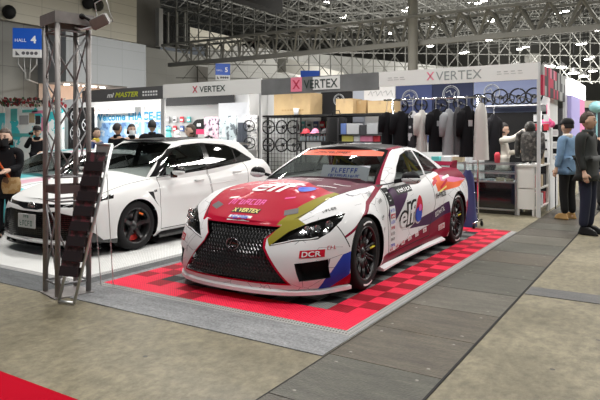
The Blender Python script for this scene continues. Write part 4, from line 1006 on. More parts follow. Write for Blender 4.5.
        n = len(poly)
        for i in range(n):
            p, q = poly[i], poly[(i + 1) % n]
            x0, x1 = sorted((p[0], q[0])); y0, y1 = sorted((p[1], q[1]))
            nr = []; rest = []
            for f in cand:
                us = [v.co[a] for v in f.verts]; vs_ = [v.co[b] for v in f.verts]
                if min(us) <= x1 + .002 and max(us) >= x0 - .002 and min(vs_) <= y1 + .002 and max(vs_) >= y0 - .002: nr.append(f)
                else: rest.append(f)
            if not nr: continue
            no = Vector((0, 0, 0)); no[a] = -(q[1] - p[1]); no[b] = q[0] - p[0]
            if no.length < 1e-9: continue
            co = Vector((0, 0, 0)); co[a] = p[0]; co[b] = p[1]
            es = set(); vs2 = set()
            for f in nr:
                es.update(f.edges); vs2.update(f.verts)
            r = bmesh.ops.bisect_plane(bm, geom=nr + list(es) + list(vs2), dist=1e-5, plane_co=co, plane_no=no.normalized())
            nf = [g for g in r['geom'] if isinstance(g, bmesh.types.BMFace)]
            cand = rest + nf
        ins = []
        pi = None
        if part is not None:
            if part not in s.names: s.names.append(part)
            pi = s.names.index(part)
        for f in cand:
            if not f.is_valid: continue
            c = f.calc_center_median()
            if pip((c[a], c[b]), poly) and (filt is None or filt(c)) and (oi is None or f[s.part] in oi): ins.append(f)
        if delete:
            bmesh.ops.delete(bm, geom=ins, context='FACES'); return
        mm = None if m is None else s.mi(m)
        for f in ins:
            if pi is not None: f[s.part] = pi
            if mm is not None: f.material_index = mm
        return ins
    def line(s, pts, wd, m, ax='side', **k):
        for q in stroke(pts, wd): s.region(q, ax, m=m, **k)
    def tree(s):
        return BVHTree.FromBMesh(s.bm)
    def finish(s, root, solid=()):
        bm = s.bm; bm.normal_update(); out = {}
        groups = {}
        for f in bm.faces: groups.setdefault(f[s.part], []).append(f)
        for k, fs in groups.items():
            name = s.names[k]; vm = {}; V = []; N = []; Fs = []; M = []
            for f in fs:
                ids = []
                for v in f.verts:
                    if v.index not in vm: vm[v.index] = len(V); V.append(tuple(v.co)); N.append(tuple(v.normal))
                    ids.append(vm[v.index])
                Fs.append(ids); M.append(f.material_index)
            me = bpy.data.meshes.new(name); me.from_pydata(V, [], Fs)
            for m in s.mats: me.materials.append(m)
            me.polygons.foreach_set('material_index', M); me.polygons.foreach_set('use_smooth', [True] * len(Fs))
            me.update()
            me.normals_split_custom_set_from_vertices(N)
            o = bpy.data.objects.new(name.split('#')[0], me); COL.objects.link(o); o.parent = root
            out[name] = o
        return out
def circle(cy, cz, r, n=40, a0=0, a1=2 * PI):
    return [(cy + r * math.cos(a0 + (a1 - a0) * i / n), cz + r * math.sin(a0 + (a1 - a0) * i / n)) for i in range(n)]
def project(tree, vs, mode, off=.003):
    """lay flat decal points on the body by casting along the axis; vs in (a, b) of that projection"""
    out = []
    for a, b in vs:
        if mode == 'left': o, d = Vector((3, a, b)), Vector((-1, 0, 0))
        elif mode == 'top': o, d = Vector((a, b, 3)), Vector((0, 0, -1))
        else: o, d = Vector((a, -3, b)), Vector((0, 1, 0))
        h, n, i, ds = tree.ray_cast(o, d)
        out.append(tuple(h - d * off + n * 0) if h else None)
    return out
def decal(mb, tree, vs, fs, mode, mi=0, cx=0, cy=0, rot=0, shear=0, off=.003, sub=0):
    c, s_ = math.cos(rot), math.sin(rot)
    if sub:                                                    # split big faces so that they follow the body
        b2 = bmesh.new(); vv = [b2.verts.new((v[0], v[1], 0)) for v in vs]
        for f in fs:
            try: b2.faces.new([vv[i] for i in f])
            except Exception: pass
        for ax in (0, 1):
            lo = min(v[ax] for v in vs); hi = max(v[ax] for v in vs); k = lo + sub
            while k < hi:
                co = Vector((0, 0, 0)); co[ax] = k; no = Vector((0, 0, 0)); no[ax] = 1
                bmesh.ops.bisect_plane(b2, geom=b2.verts[:] + b2.edges[:] + b2.faces[:], dist=1e-6, plane_co=co, plane_no=no); k += sub
        b2.verts.index_update()
        vs = [tuple(v.co) for v in b2.verts]; fs = [[v.index for v in f.verts] for f in b2.faces]; b2.free()
    pts = []
    for v in vs:
        x, y = v[0] + shear * v[1], v[1]
        pts.append((cx + x * c - y * s_, cy + x * s_ + y * c))
    pr = project(tree, pts, mode, off)
    ok = [p is not None for p in pr]
    mb.add([p or (0, 0, 0) for p in pr], [f for f in fs if all(ok[i] for i in f)], mi)
class DS:
    """a sheet of stickers; every new() starts another one, each becomes a part of its own"""
    def __init__(s): s.l = []
    def new(s): s.l.append(MB())
    def add(s, *a, **k):
        if not s.l: s.new()
        return s.l[-1].add(*a, **k)
    def build(s, name, mats, parent):
        for m in s.l:
            if m.f: m.build(name, mats, parent)
def scrib(width, height, n):
    """a row of little letter-like strokes, for print too small to read"""
    rg = random.Random(int(width * 1000) + n); vs = []; fs = []; p = width / n
    def q(x0, y0, x1, y1):
        i = len(vs); vs.extend([(x0, y0), (x1, y0), (x1, y1), (x0, y1)]); fs.append((i, i + 1, i + 2, i + 3))
    for k in range(n):
        x = -width / 2 + k * p; w_ = p * .74; t = min(w_ * .3, height * .24); h = height / 2
        q(x, -h, x + t, h)
        if rg.random() < .7: q(x + t, h - t, x + w_, h)
        if rg.random() < .6: q(x + t, -t / 2, x + w_ * .9, t / 2)
        if rg.random() < .6: q(x + t, -h, x + w_, -h + t)
        if rg.random() < .4: q(x + w_ - t, -h + t, x + w_, h - t)
    return vs, fs
def word(txt, width, height=None, shear=0, bold=0):
    vs, fs = text_geo(txt, 1, shear, bold)
    wd = max(v[0] for v in vs) - min(v[0] for v in vs); ht = max(v[1] for v in vs) - min(v[1] for v in vs)
    kx = width / wd; ky = (height / ht) if height else kx
    return [(v[0] * kx, v[1] * ky) for v in vs], fs
def rect(w_, h_): return [(-w_ / 2, -h_ / 2), (w_ / 2, -h_ / 2), (w_ / 2, h_ / 2), (-w_ / 2, h_ / 2)], [(0, 1, 2, 3)]

def make_wheel(r, rim_r, wd, spokes, kind, m_rim, m_tire, m_acc=None, m_cal=None):
    """wheel mesh (axis along +x, outer face at x=+wd/2) with tire, brake disc and caliper below it"""
    q = Rm(PI / 2, 'Y')
    b = MB(); h = wd / 2
    b.lathe([(rim_r - .015, -h + .01), (rim_r + .004, -h + .01), (rim_r - .012, -h + .04), (rim_r - .02, 0), (rim_r - .012, h - .05), (rim_r + .004, h - .012), (rim_r - .004, h - .004), (rim_r - .016, h - .012), (rim_r - .024, h - .05), (rim_r - .028, 0), (rim_r - .02, -h + .04)], 48, 0, q)
    b.lathe([(0, h - .035), (.03, h - .035), (.034, h - .045), (.06, h - .05), (.07, h - .07), (.07, h - .12), (0, h - .12)], 24, 0, q)
    for k in range(spokes):
        a = 2 * PI * k / spokes + .12
        if kind == 'thin':
            for da in (-.10, .10):
                p0 = Vector((h - .06, .055 * math.sin(a + da * 2), .055 * math.cos(a + da * 2)))
                p1 = Vector((h - .028, (rim_r - .015) * math.sin(a + da * .75), (rim_r - .015) * math.cos(a + da * .75)))
                pm = (p0 + p1) / 2 + Vector((.002, 0, 0))
                b.tube([p0, pm], [.016, .011], 6, 0); b.tube([pm, p1], [.011, .010], 6, 1 if (k == 2 and m_acc and da > 0) else 0)
        else:
            t = Vector((0, math.cos(a), -math.sin(a)))
            rd = Vector((0, math.sin(a), math.cos(a)))
            ring = []
            for rr, ww, xo in ((.04, .030, h - .05), (.09, .034, h - .045), (.16, .024, h - .03), (rim_r - .05, .026, h - .018), (rim_r - .012, .042, h - .014)):
                c = rd * rr + Vector((xo, 0, 0)); ring.append([c + t * ww + Vector((-.035, 0, 0)), c + t * ww * .75, c - t * ww * .75, c - t * ww + Vector((-.035, 0, 0))])
            vs = [p for r4 in ring for p in r4]; fs = []
            for i in range(len(ring) - 1):
                for j in range(4): fs.append((i * 4 + j, i * 4 + (j + 1) % 4, i * 4 + 4 + (j + 1) % 4, i * 4 + 4 + j))
            b.add(vs, fs, 0)
    if kind == 'thin':
        for k in range(5):
            a = 2 * PI * k / 5; b.tube([(h - .055, .028 * math.cos(a), .028 * math.sin(a)), (h - .035, .028 * math.cos(a), .028 * math.sin(a))], .006, 6, 0)
    o = b.build('wheel', [m_rim, m_acc or m_rim])
    t = MB(); t.lathe([(rim_r - .002, -h + .012), (rim_r + .03, -h), (r - .02, -h + .004), (r - .004, -h + .022), (r, -h + .05), (r, 0), (r, h - .05), (r - .004, h - .022), (r - .02, h - .004), (rim_r + .03, h + .002), (rim_r - .002, h - .008)], 64, 0, q)
    for gx in (-.5, 0, .5):
        t.lathe([(r + .0006, gx * h * .7 - .004), (r + .0006, gx * h * .7 + .004)], 48, 1, q)
    if m_acc:
        for k in range(2):
            a0 = -.35 + k * PI; t.lathe([(rim_r + .03, h + .0035), (rim_r + .046, h + .003)], 10, 2, q, True, a0, a0 + .7)
    t.build('tire', [m_tire, M_black, M_white_flat], o)
    d = MB(); d.lathe([(.06, h - .15), (rim_r - .05, h - .15), (rim_r - .05, h - .12), (.06, h - .12), (.06, h - .15)], 40, 0, q); d.build('brake_disc', M_steel, o)
    c = MB(); c.lathe([(rim_r - .10, h - .17), (rim_r - .035, h - .17), (rim_r - .035, h - .09), (rim_r - .10, h - .09), (rim_r - .10, h - .17)], 8, 0, q, False, -.45, .45)
    c.build('brake_caliper', m_cal or M_black, o)
    return o
# ------------------------------------------------------------------ the racing coupe
def paint(name, col, doodle=False, coat=.8, rough=.35):
    m = mat(name, col, .45, coat=coat * .13, spec=.07)
    if doodle:
        t, b = m.node_tree, m.node_tree.nodes['Principled BSDF']
        tc = t.nodes.new('ShaderNodeTexCoord'); mp = t.nodes.new('ShaderNodeMapping'); mp.inputs['Scale'].default_value = (1, .55, 1.2); mp.inputs['Rotation'].default_value = (R(35), 0, R(20))
        v = t.nodes.new('ShaderNodeTexVoronoi'); v.feature = 'DISTANCE_TO_EDGE'; v.inputs['Scale'].default_value = 6.5
        ns = t.nodes.new('ShaderNodeTexNoise'); ns.inputs['Scale'].default_value = 3
        lt = t.nodes.new('ShaderNodeMath'); lt.operation = 'LESS_THAN'; lt.inputs[1].default_value = .009
        gt = t.nodes.new('ShaderNodeMath'); gt.operation = 'GREATER_THAN'; gt.inputs[1].default_value = .50
        mu = t.nodes.new('ShaderNodeMath'); mu.operation = 'MULTIPLY'
        mx = t.nodes.new('ShaderNodeMix'); mx.data_type = 'RGBA'; mx.inputs[6].default_value = col + (1,); mx.inputs[7].default_value = (.16, .16, .19, 1)
        L = t.links.new
        L(tc.outputs['Object'], mp.inputs[0]); L(mp.outputs[0], v.inputs['Vector']); L(v.outputs['Distance'], lt.inputs[0])
        L(tc.outputs['Object'], ns.inputs['Vector']); L(ns.outputs[0], gt.inputs[0]); L(lt.outputs[0], mu.inputs[0]); L(gt.outputs[0], mu.inputs[1])
        L(mu.outputs[0], mx.inputs[0]); L(mx.outputs[2], b.inputs['Base Color'])
    return m
P_white = paint('white_doodled_livery', (.72, .72, .74), True)
P_red = paint('crimson_livery', (.38, .001, .024), coat=.8, rough=.35)
P_gold = paint('olive_gold_livery', (.23, .20, .02))
P_maroon = paint('maroon_livery', (.20, .004, .028), coat=.7)
P_blue = paint('royal_blue_livery', (.03, .06, .42))
P_navy = paint('dark_purple_livery', (.06, .02, .07))
P_orange = paint('orange_livery', (.75, .13, .04))
P_pink = paint('pink_livery', (.75, .20, .38))
P_roofb = paint('black_roof_livery', (.016, .016, .018))
M_gap = mat('panel_gap', (.006, .006, .006), .8)
M_banner = mat('orange_banner', (.72, .085, .025), .5)
M_skirt = paint('white_skirt', (.78, .78, .80))
cX, cY = -3.31, 4.95
C1 = dict(
    T=[(-.70, .645), (-.55, .695), (-.35, .775), (-.1, .845), (.2, .88), (.6, .90), (1.0, .915), (1.6, .93), (2.2, .955), (2.65, .985), (3.0, .985), (3.4, .96), (3.7, .94)],
    B=[(-.95, .12), (.5, .12), (2.2, .14), (3.7, .22)],
    F=[(0, -.88), (.2, -.895), (.45, -.875), (.65, -.83), (.85, -.755), (1, -.68)],
    Rr=[(0, 3.58), (.3, 3.70), (.7, 3.73), (1, 3.64)],
    Ws=[(-.3, .925), (0, .93), (.6, .905), (1.4, .895), (2.0, .91), (2.73, .935), (3.4, .90)],
    ins=[(0, .05), (.12, .015), (.4, 0), (.6, .005), (.75, .022), (.88, .06), (1, .14)],
    crown=[(-.68, .015), (-.4, .05), (0, .06), (.5, .065), (1, .05), (3, .03), (3.7, .02)],
    Lf=.66, Lr=.5, fe=(.78, .8), flare=.035, fw=.085, arch=.365, wb=2.75, wz=.335,
    dents=[(1.3, .42, .7, .16, -.022)],
    G=dict(F=[(0, .46), (.5, .87), (1, 1.30)], R=[(0, 3.40), (.5, 2.95), (1, 2.42)], W=[(0, .80), (.2, .785), (.6, .70), (1, .585)], taper=.10,
           Lf=[(0, .42), (1, .17)], Lr=[(0, .45), (1, .3)], T=[(1.3, 1.262), (1.8, 1.29), (2.45, 1.24)], zb=.88, crown=.045))
def bulge1(x, y):
    k = sst(-.45, -.1, y) * (1 - sst(.2, .5, y))
    return .018 * k * (1 - sst(.20, .30, abs(x))) - .010 * math.exp(-((abs(x) - .52) / .06) ** 2) * sst(-.5, .1, y)
C1["bulge"] = bulge1
def build_coupe():
    root = thing('racing_coupe', 'low racing coupe in crimson, white and gold livery with black grille on red tiles', 'car', (cX, cY, .022))
    s = Shell(C1, 130, 24, 44)
    for n in list(s.bm.faces): n.material_index = s.mi(P_white)
    lowf = ['body']
    # livery and panels, side on
    L = lambda c: c.x > .45
    sd = lambda c: abs(c.x) > .45
    s.region([(-2, -.2), (4, -.2), (4, 3), (-2, 3)], 'side', part='roof_panel_tmp', only='roof', m=P_roofb)
    # front corner: blue and crimson wedge below the lamp
    s.region([(-.62, .12), (-.36, .12), (-.36, .42), (-.44, .40), (-.60, .20)], 'side', m=P_blue, filt=lambda c: abs(c.x) > .55 and c.y < 0)
    s.region([(-.52, .12), (-.30, .12), (-.30, .26)], 'side', m=P_red, filt=lambda c: abs(c.x) > .55 and c.y < 0)
    # crimson sweep from the roof down the pillar over the wing
    sweep = [(.84, .925), (.70, .935), (.12, .800), (-.40, .550), (-.39, .535), (.14, .765), (.66, .89)]
    s.region(sweep, 'side', m=P_maroon, filt=lambda c: c.x > .6, only=lowf)
    s.region([(.50, 1.34), (.575, 1.34), (.575, 1.24), (.665, 1.05), (.765, .86), (.71, .86), (.61, 1.05), (.525, 1.24)], 'front', m=P_maroon, filt=lambda c: c.x > .3 and c.y < 1.75, only=['greenhouse', 'roof_panel_tmp'])
    s.region([(.40, .22), (.62, .24), (1.8, .37), (2.4, .46), (2.4, .14), (.40, .12)], 'side', m=P_maroon, filt=sd, only=lowf)
    s.region([(1.2, .40), (1.8, .37), (2.4, .46), (2.4, .60), (1.9, .52), (1.45, .47)], 'side', m=P_navy, filt=sd, only=lowf)
    s.region([(.58, .62), (.72, .86), (1.35, .92), (1.2, .78), (.80, .55), (.66, .42)], 'side', m=P_navy, filt=sd, only=lowf)
    s.region([(2.10, .74), (2.10, .90), (2.35, .935), (3.0, .86), (3.3, .82), (2.9, .76), (2.4, .74)], 'side', m=P_orange, filt=sd, only=lowf)
    s.region([(2.3, .86), (2.35, .935), (3.0, .86), (3.3, .82), (2.7, .82)], 'side', m=P_pink, filt=sd, only=lowf)
    s.region([(1.98, .55), (2.10, .74), (2.10, .90), (1.98, .90)], 'side', m=P_white, filt=sd, only=lowf)
    s.region([(2.35, .93), (3.0, .86), (3.8, .78), (3.8, 1.1), (2.3, 1.1)], 'side', m=P_maroon, filt=lambda c: abs(c.x) > .3, only=lowf)
    s.region([(3.05, .1), (3.8, .1), (3.8, .62), (3.2, .50)], 'side', m=P_red, filt=lambda c: abs(c.x) > .3, only=lowf)
    # arches
    for cy in (0, 2.75):
        s.region(circle(cy, .335, .368), 'side', delete=True, filt=lambda c: abs(c.x) > .5 and c.z < .78)
    # bonnet
    hood = [(-.43, -.80), (.43, -.80), (.60, -.42), (.68, 0), (.715, .45), (.70, .9), (-.70, .9), (-.715, .45), (-.68, 0), (-.60, -.42)]
    topf = lambda c: c.z > .60 and c.y < 1.0
    s.region(hood, 'top', part='hood', m=P_red, only=lowf, filt=lambda c: c.z > .635 and c.y < 1.0)
    s.region([(.43, -.80), (.60, -.42), (.68, .0), (.70, .25), (.56, -.12), (.45, -.42), (.33, -.80)], 'top', part='hood', m=P_gold, filt=lambda c: c.z > .635 and c.y < .9 and c.x > 0)
    s.region([(.70, -.05), (.55, .0), (.30, .12), (-.10, .30), (-.72, .40), (-.72, .9), (.72, .9)], 'top', m=paint('deep_burgundy_hood_rear', (.085, .006, .025), coat=.6), only='hood', filt=lambda c: c.z > .7)  # hood turns deep burgundy towards the windshield
    s.line([(.43, -.70), (.60, -.42), (.68, 0), (.715, .45)], .010, M_gap, 'top', filt=lambda c: c.z > .66 and c.y < .9)
    s.line([(-.43, -.70), (-.60, -.42), (-.68, 0), (-.715, .45)], .010, M_gap, 'top', filt=lambda c: c.z > .66 and c.y < .9)
    # door with its seams
    door = [(.60, .215), (.56, .60), (.62, .905), (1.0, .93), (1.98, .955), (1.98, .60), (1.84, .40), (1.80, .24)]
    s.region(door, 'side', part='door', filt=L, only=lowf)
    s.region(door, 'side', part='door#2', filt=lambda c: c.x < -.45, only=lowf)
    s.line(door + [door[0]], .011, M_gap, 'side', filt=lambda c: c.x > .45 and c.z < .93)
    # front face: grille hole, corner intakes, lamps
    fr = lambda c: c.y < -.1
    grille = [(.42, .628), (.315, .53), (.33, .46), (.57, .175), (-.57, .175), (-.33, .46), (-.315, .53), (-.42, .628)]
    big = [(x * 1.06 + (.0), z if z > .2 else z - .02) for x, z in grille]
    s.region([(.445, .640), (.340, .53), (.352, .462), (.605, .16), (-.595, .16), (-.345, .462), (-.330, .53), (-.435, .640)], 'front', m=P_red, filt=lambda c: c.y < -.4)
    s.region(grille, 'front', delete=True, filt=fr)
    intake = [(.625, .345), (.845, .375), (.855, .215), (.665, .195)]
    lamp = [(.385, .475), (.51, .595), (.64, .665), (.80, .725), (.855, .735), (.86, .68), (.825, .595), (.76, .54), (.58, .520)]
    gold2 = [(.42, .645), (.345, .53), (.385, .475), (.51, .595), (.62, .655), (.52, .70)]
    s.region(gold2, 'front', m=P_gold, filt=fr)
    s.region(intake, 'front', delete=True, filt=fr, both=True)
    lf = s.region(lamp, 'front', part='headlight', filt=lambda c: c.y < -.1 and c.x > 0)
    s.region([(-a, b) for a, b in lamp], 'front', part='headlight#2', filt=lambda c: c.y < -.1 and c.x < 0)
    # bumper split off the wings
    s.region([(-1, .60), (-1, .1), (-.365, .1), (-.365, .50), (-.42, .64), (-.42, .70), (-.70, .70)], 'side', part='front_bumper', only=lowf, filt=lambda c: c.y < -.2)
    s.line([(-.37, .46), (-.43, .655)], .010, M_gap, 'side', filt=lambda c: abs(c.x) > .6 and c.y < 0)
    # glass
    gr = ['greenhouse', 'roof']
    s.region([(-.78, .86), (-.64, 1.07), (-.55, 1.26), (-.50, 1.29), (-.2, 1.29), (.2, 1.29), (.50, 1.29), (.55, 1.26), (.63, 1.07), (.72, .86)], 'front', m=M_gloss_black, only='greenhouse', filt=lambda c: c.y < 1.45)
    ws = [(-.70, .88), (.70, .88), (.61, 1.05), (.525, 1.24), (.30, 1.272), (-.30, 1.272), (-.525, 1.24), (-.61, 1.05)]
    s.region(ws, 'front', part='windshield', m=M_glass_car, only=gr, filt=lambda c: c.y < 1.45)
    s.region([(-.56, 1.198), (.56, 1.198), (.525, 1.24), (.30, 1.272), (-.30, 1.272), (-.525, 1.24)], 'front', m=M_banner, only='windshield')
    dlo1 = [(.99, .955), (1.22, 1.085), (1.50, 1.195), (1.75, 1.238), (1.93, 1.24), (1.90, .965)]
    dlo2 = [(1.96, .97), (1.985, 1.235), (2.18, 1.205), (2.42, 1.115), (2.62, 1.00), (2.60, .975)]
    for nm, d, fl in (('side_window', dlo1, L), ('side_window#2', dlo1, lambda c: c.x < -.45), ('quarter_window', dlo2, L), ('quarter_window#2', dlo2, lambda c: c.x < -.4)):
        big = [(y + (y - 1.8) * .03, z + (z - 1.08) * .10) for y, z in d]
        s.region(big, 'side', m=M_gloss_black, only='greenhouse', filt=fl)
        s.region(d, 'side', part=nm, m=M_glass_car, only='greenhouse', filt=fl)
    s.region([(-.56, .98), (.56, .98), (.50, 1.22), (-.50, 1.22)], 'front', part='rear_window', m=M_glass_dark, only='greenhouse', filt=lambda c: c.y > 2.3)
    tr = s.tree()
    out = s.finish(root)
    bump = out['front_bumper']
    # lamps: dark bowl behind a clear lens, three projectors and a bright hook
    for side, nm in ((1, 'headlight'), (-1, 'headlight#2')):
        o = out[nm]; me = o.data
        for i, m in enumerate(me.materials): me.materials[i] = M_glass_lens
        b = MB()
        vs = [(v.co.x * (1 - .0), v.co.y + .045, v.co.z) for v in me.vertices]
        b.add(vs, [tuple(p.vertices) for p in me.polygons], 0)
        b.build('lamp_bowl', M_gloss_black, o)
        for (x, z) in ((.665, .615), (.74, .625), (.805, .655)):
            h = tr.ray_cast(Vector((x * side, -3, z)), Vector((0, 1, 0)))[0]
            if not h: continue
            b = MB(); b.lathe([(0, 0), (.018, .003), (.026, .012), (.03, .018), (.034, .012), (.034, .04)], 16, 0, Tm(h.x, h.y + .008, h.z) @ Rm(-PI / 2, 'X') @ Rm(PI, 'X'))
            b.build('projector', M_chrome, o)
        b = MB(); pts = []
        for (x, z) in ((.40, .475), (.50, .498), (.58, .520), (.70, .530), (.76, .545)):
            h = tr.ray_cast(Vector((x * side, -3, z + .012)), Vector((0, 1, 0)))[0]
            if h: pts.append(h + Vector((0, -.002, 0)))
        b.tube(pts, .005, 6); b.build('daytime_light', M_white_flat, o)
    # black splitter-style mesh grille set back from the nose, chevron by chevron
    b = MB()
    def nose(x, z, off):
        yy = interp(C1['F'])((z - .12) / (.645 - .12)); th = min(.999, abs(x) / .925) ** (1 / .78)
        return Vector((x, yy + .66 * (1 - (1 - th * th) ** .4) + off, z))
    gw = lambda z: np.interp(z, [.175, .46, .53, .628], [.57, .33, .315, .42])
    b.grid(lambda u, v: (lambda z: nose((u * 2 - 1) * (gw(z) + .01), z, .07))(.165 + .475 * v), 30, 16, 1)
    nr = 15
    for i in range(nr):
        z = .19 + i * .43 / (nr - 1); g = gw(z); pts = []
        k = int(g / .034); dx = g / k
        for j in range(-2 * k, 2 * k + 1):
            zz = z + (.010 if j % 2 else -.010); pts.append(nose(j * dx / 2, zz, .030))
        b.tube(pts, .0055, 4, 0, smooth=False)
        for j in range(-k, k):
            b.tube([nose((j + .5 + (.25 if i % 2 else -.25)) * dx, z, .034), nose((j + .5 + (.25 if i % 2 else -.25)) * dx, z + .032, .034)], .004, 4, 0, smooth=False)
    gro = b.build('grille', [mat('satin_grille_black', (.10, .10, .105), .25, .7), M_black], root)
    # hook-shaped emblem in its ring
    b = MB(); c = nose(0, .465, .012); MM = Tm(c.x, c.y - .005, c.z) @ Rm(PI / 2, 'X')
    b.tube([MM @ Vector((.068 * math.cos(a), .05 * math.sin(a), 0)) for a in np.linspace(0, 2 * PI, 28, endpoint=False)], .009, 6, 0, closed=True); b.ball((c.x, c.y + .012, c.z), .066, .014, .048, 16, 1)
    b.tube([MM @ Vector(p) for p in ((.0, .045, 0), (-.022, .005, 0), (-.036, -.022, 0), (.0, -.024, 0), (.045, -.02, 0))], [.004, .007, .008, .007, .003], 6, 0)
    b.build('emblem', [mat('dark_chrome', (.22, .22, .24), .2, 1), M_gloss_black], gro)
    # corner intakes
    for sg in (1, -1):
        b = MB()
        q = [nose(sg * x, z, .10) for x, z in intake]; q0 = [nose(sg * x, z, .004) for x, z in intake]
        for i in range(4): b.add([q0[i], q0[(i + 1) % 4], q[(i + 1) % 4], q[i]], [(0, 1, 2, 3)])
        b.add(q, [(0, 1, 2, 3)])
        b.build('corner_intake', M_black, bump)
    # splitter, skirts, diffuser, floor pan and wheel wells
    b = MB()
    def rim(u, off, z):
        x, y, _ = s.low(u, 0); k = 1
        n = Vector((x / .9, -(1 - min(1, u / .3)), 0)); 
        if n.length: n.normalize()
        return Vector((x + n.x * off, y + n.y * off, z))
    us = [i / 40 * .285 for i in range(41)]
    ed = [rim(u, .022, .075) for u in us]; inn = [rim(u, -.10, .075) for u in us]
    for sg in (1, -1):
        for i in range(40):
            a, b_, c, d = ed[i], ed[i + 1], inn[i + 1], inn[i]
            k = lambda p, z: (p.x * sg, p.y, z)
            b.add([k(a, .075), k(b_, .075), k(c, .075), k(d, .075), k(a, .105), k(b_, .105), k(c, .135), k(d, .135)], [(3, 2, 1, 0), (4, 5, 6, 7), (0, 1, 5, 4), (2, 3, 7, 6), (1, 2, 6, 5), (3, 0, 4, 7)])
    b.build('splitter', paint('white_lip', (.78, .78, .80)), bump)
    for sg in (1, -1):
        b = MB()
        for i in range(20):
            y0 = .42 + i * 1.86 / 20; y1 = y0 + 1.86 / 20
            o0 = .005 - .01 * math.sin(i / 20 * PI); o1 = .005 - .01 * math.sin((i + 1) / 20 * PI)
            z0 = .085 + .03 * i / 20; z1 = .085 + .03 * (i + 1) / 20
            X = interp(C1['Ws'])
            vs = [(sg * (X(y0) - .10), y0, z0), (sg * (X(y0) + o0), y0, z0), (sg * (X(y0) + o0), y0, z0 + .02), (sg * (X(y0) - .045), y0, z0 + .045),
                  (sg * (X(y1) - .10), y1, z1), (sg * (X(y1) + o1), y1, z1), (sg * (X(y1) + o1), y1, z1 + .02), (sg * (X(y1) - .045), y1, z1 + .045)]
            b.add(vs, [(0, 1, 5, 4), (1, 2, 6, 5), (2, 3, 7, 6)] + ([(0, 1, 2, 3)] if i == 0 else []) + ([(4, 5, 6, 7)] if i == 19 else []))
        b.build('side_skirt', M_skirt, root)
    wells(root, .365, 2.75, .335, .62, .90, 3.5, .13)
    # cabin
    cabin(root, 1.15, .62, True)
    # mirrors
    for sg in (1, -1):
        b = MB(); b.ball((sg * 1.0, .93, .985), .105, .06, .068, 16, 0); b.bar((sg * .80, .98, .93), (sg * .93, .95, .965), .035, 1)
        o = b.build('mirror', [P_roofb, M_black], root)
        tag(o, 'gloss black door mirror')
        b = MB(); b.ball((sg * 1.005, .925, .965), .108, .06, .05, 16); o2 = b.build('mirror_cap', P_white, o)
    # tail wing and lamps
    b = MB()
    b.grid(lambda u, v: ((u * 2 - 1) * .64, 3.38 + .24 * v, 1.005 + .045 * v * v + .012 * math.sin(v * PI)), 16, 8)
    b.grid(lambda u, v: ((u * 2 - 1) * .64, 3.38 + .24 * v, .998 + .045 * v * v), 16, 8)
    w_ = b.build('rear_wing', P_maroon, root)
    for sg in (1, -1): b = MB(); b.prism([(3.34, .95), (3.64, .95), (3.66, 1.07), (3.48, 1.07), (3.36, 1.01)], sg * .64, sg * .655, 0, Matrix(((0, 0, 1, 0), (1, 0, 0, 0), (0, 1, 0, 0), (0, 0, 0, 1)))); b.build('end_plate', P_maroon, w_)
    for sg in (1, -1): b = MB(); b.box(sg * .45 - .012, sg * .45 + .012, 3.36, 3.50, .93, 1.0); b.build('wing_stay', M_black, w_)
    tl_ = mat('tail_red', (.5, .01, .01), .15, coat=1)
    for sg in (1, -1): b = MB(); b.grid(lambda u, v: (lambda p: (sg * (p[0] + .006), p[1] + .006, p[2]))(s.low(.82 + .12 * u, .70 + .18 * v)), 10, 5); b.build('tail_light', tl_, root)
    # wheels
    rim = mat('black_rim', (.03, .03, .032), .35, .5); yel = mat('yellow_stripe', (.8, .7, .02), .4)
    base = make_wheel(.338, .252, .275, 10, 'thin', rim, M_tire, yel)
    for i, (x, y, rz) in enumerate(((.80, 0, R(3)), (.80, 2.75, 0), (-.80, 0, PI + R(3)), (-.80, 2.75, PI))):
        o = base if i == 0 else copy_tree(base)
        o.parent = root; o.location = (x, y, .338); o.rotation_euler = (0, 0, rz)
    # lettering and stickers
    WH, BK, RD, BL, YL, PK = mat('white_sticker_vinyl', (.74, .75, .77), .5, spec=.15), mat('black_vinyl', (.01, .01, .012), .5, spec=.12), mat('red_vinyl', (.52, .008, .03), .5, spec=.15), mat('blue_vinyl', (.03, .08, .5), .5, spec=.15), mat('yellow_vinyl', (.85, .75, .25), .5, spec=.15), mat('magenta_vinyl', (.75, .12, .40), .5, spec=.15)
    ms = [WH, BK, RD, BL, YL, PK, mat('vent_grey', (.09, .08, .085), .6)]
    b = DS(); T_ = tr
    # bonnet
    b.new(); v, f = word('elf', .50, .28, .25, .01); decal(b, T_, v, f, 'top', 0, .0, -.10, 0, sub=.06, off=.006)
    circ = ([(.075 * math.cos(a), .095 * math.sin(a)) for a in np.linspace(0, 2 * PI, 20, endpoint=False)], [tuple(range(20))])
    b.new(); decal(b, T_, *circ, 'top', 3, .32, -.06, -.5, off=.006, sub=.05)
    b.new(); v, f = scrib(.42, .085, 7); decal(b, T_, v, f, 'top', 5, -.12, -.43, .02, off=.004, sub=.1)
    b.new(); v, f = rect(.31, .07); decal(b, T_, v, f, 'top', 1, -.05, -.555, 0, sub=.06)
    b.new(); v, f = word('X VERTEX', .30, .055, 0, .02); decal(b, T_, v, f, 'top', 4, -.05, -.555, 0, off=.006, sub=.04)
    b.new(); v, f = rect(.26, .055); decal(b, T_, v, f, 'top', 0, -.05, -.655, 0, sub=.03); v, f = scrib(.20, .045, 6); decal(b, T_, v, f, 'top', 3, -.05, -.655, 0, off=.006, sub=.03)
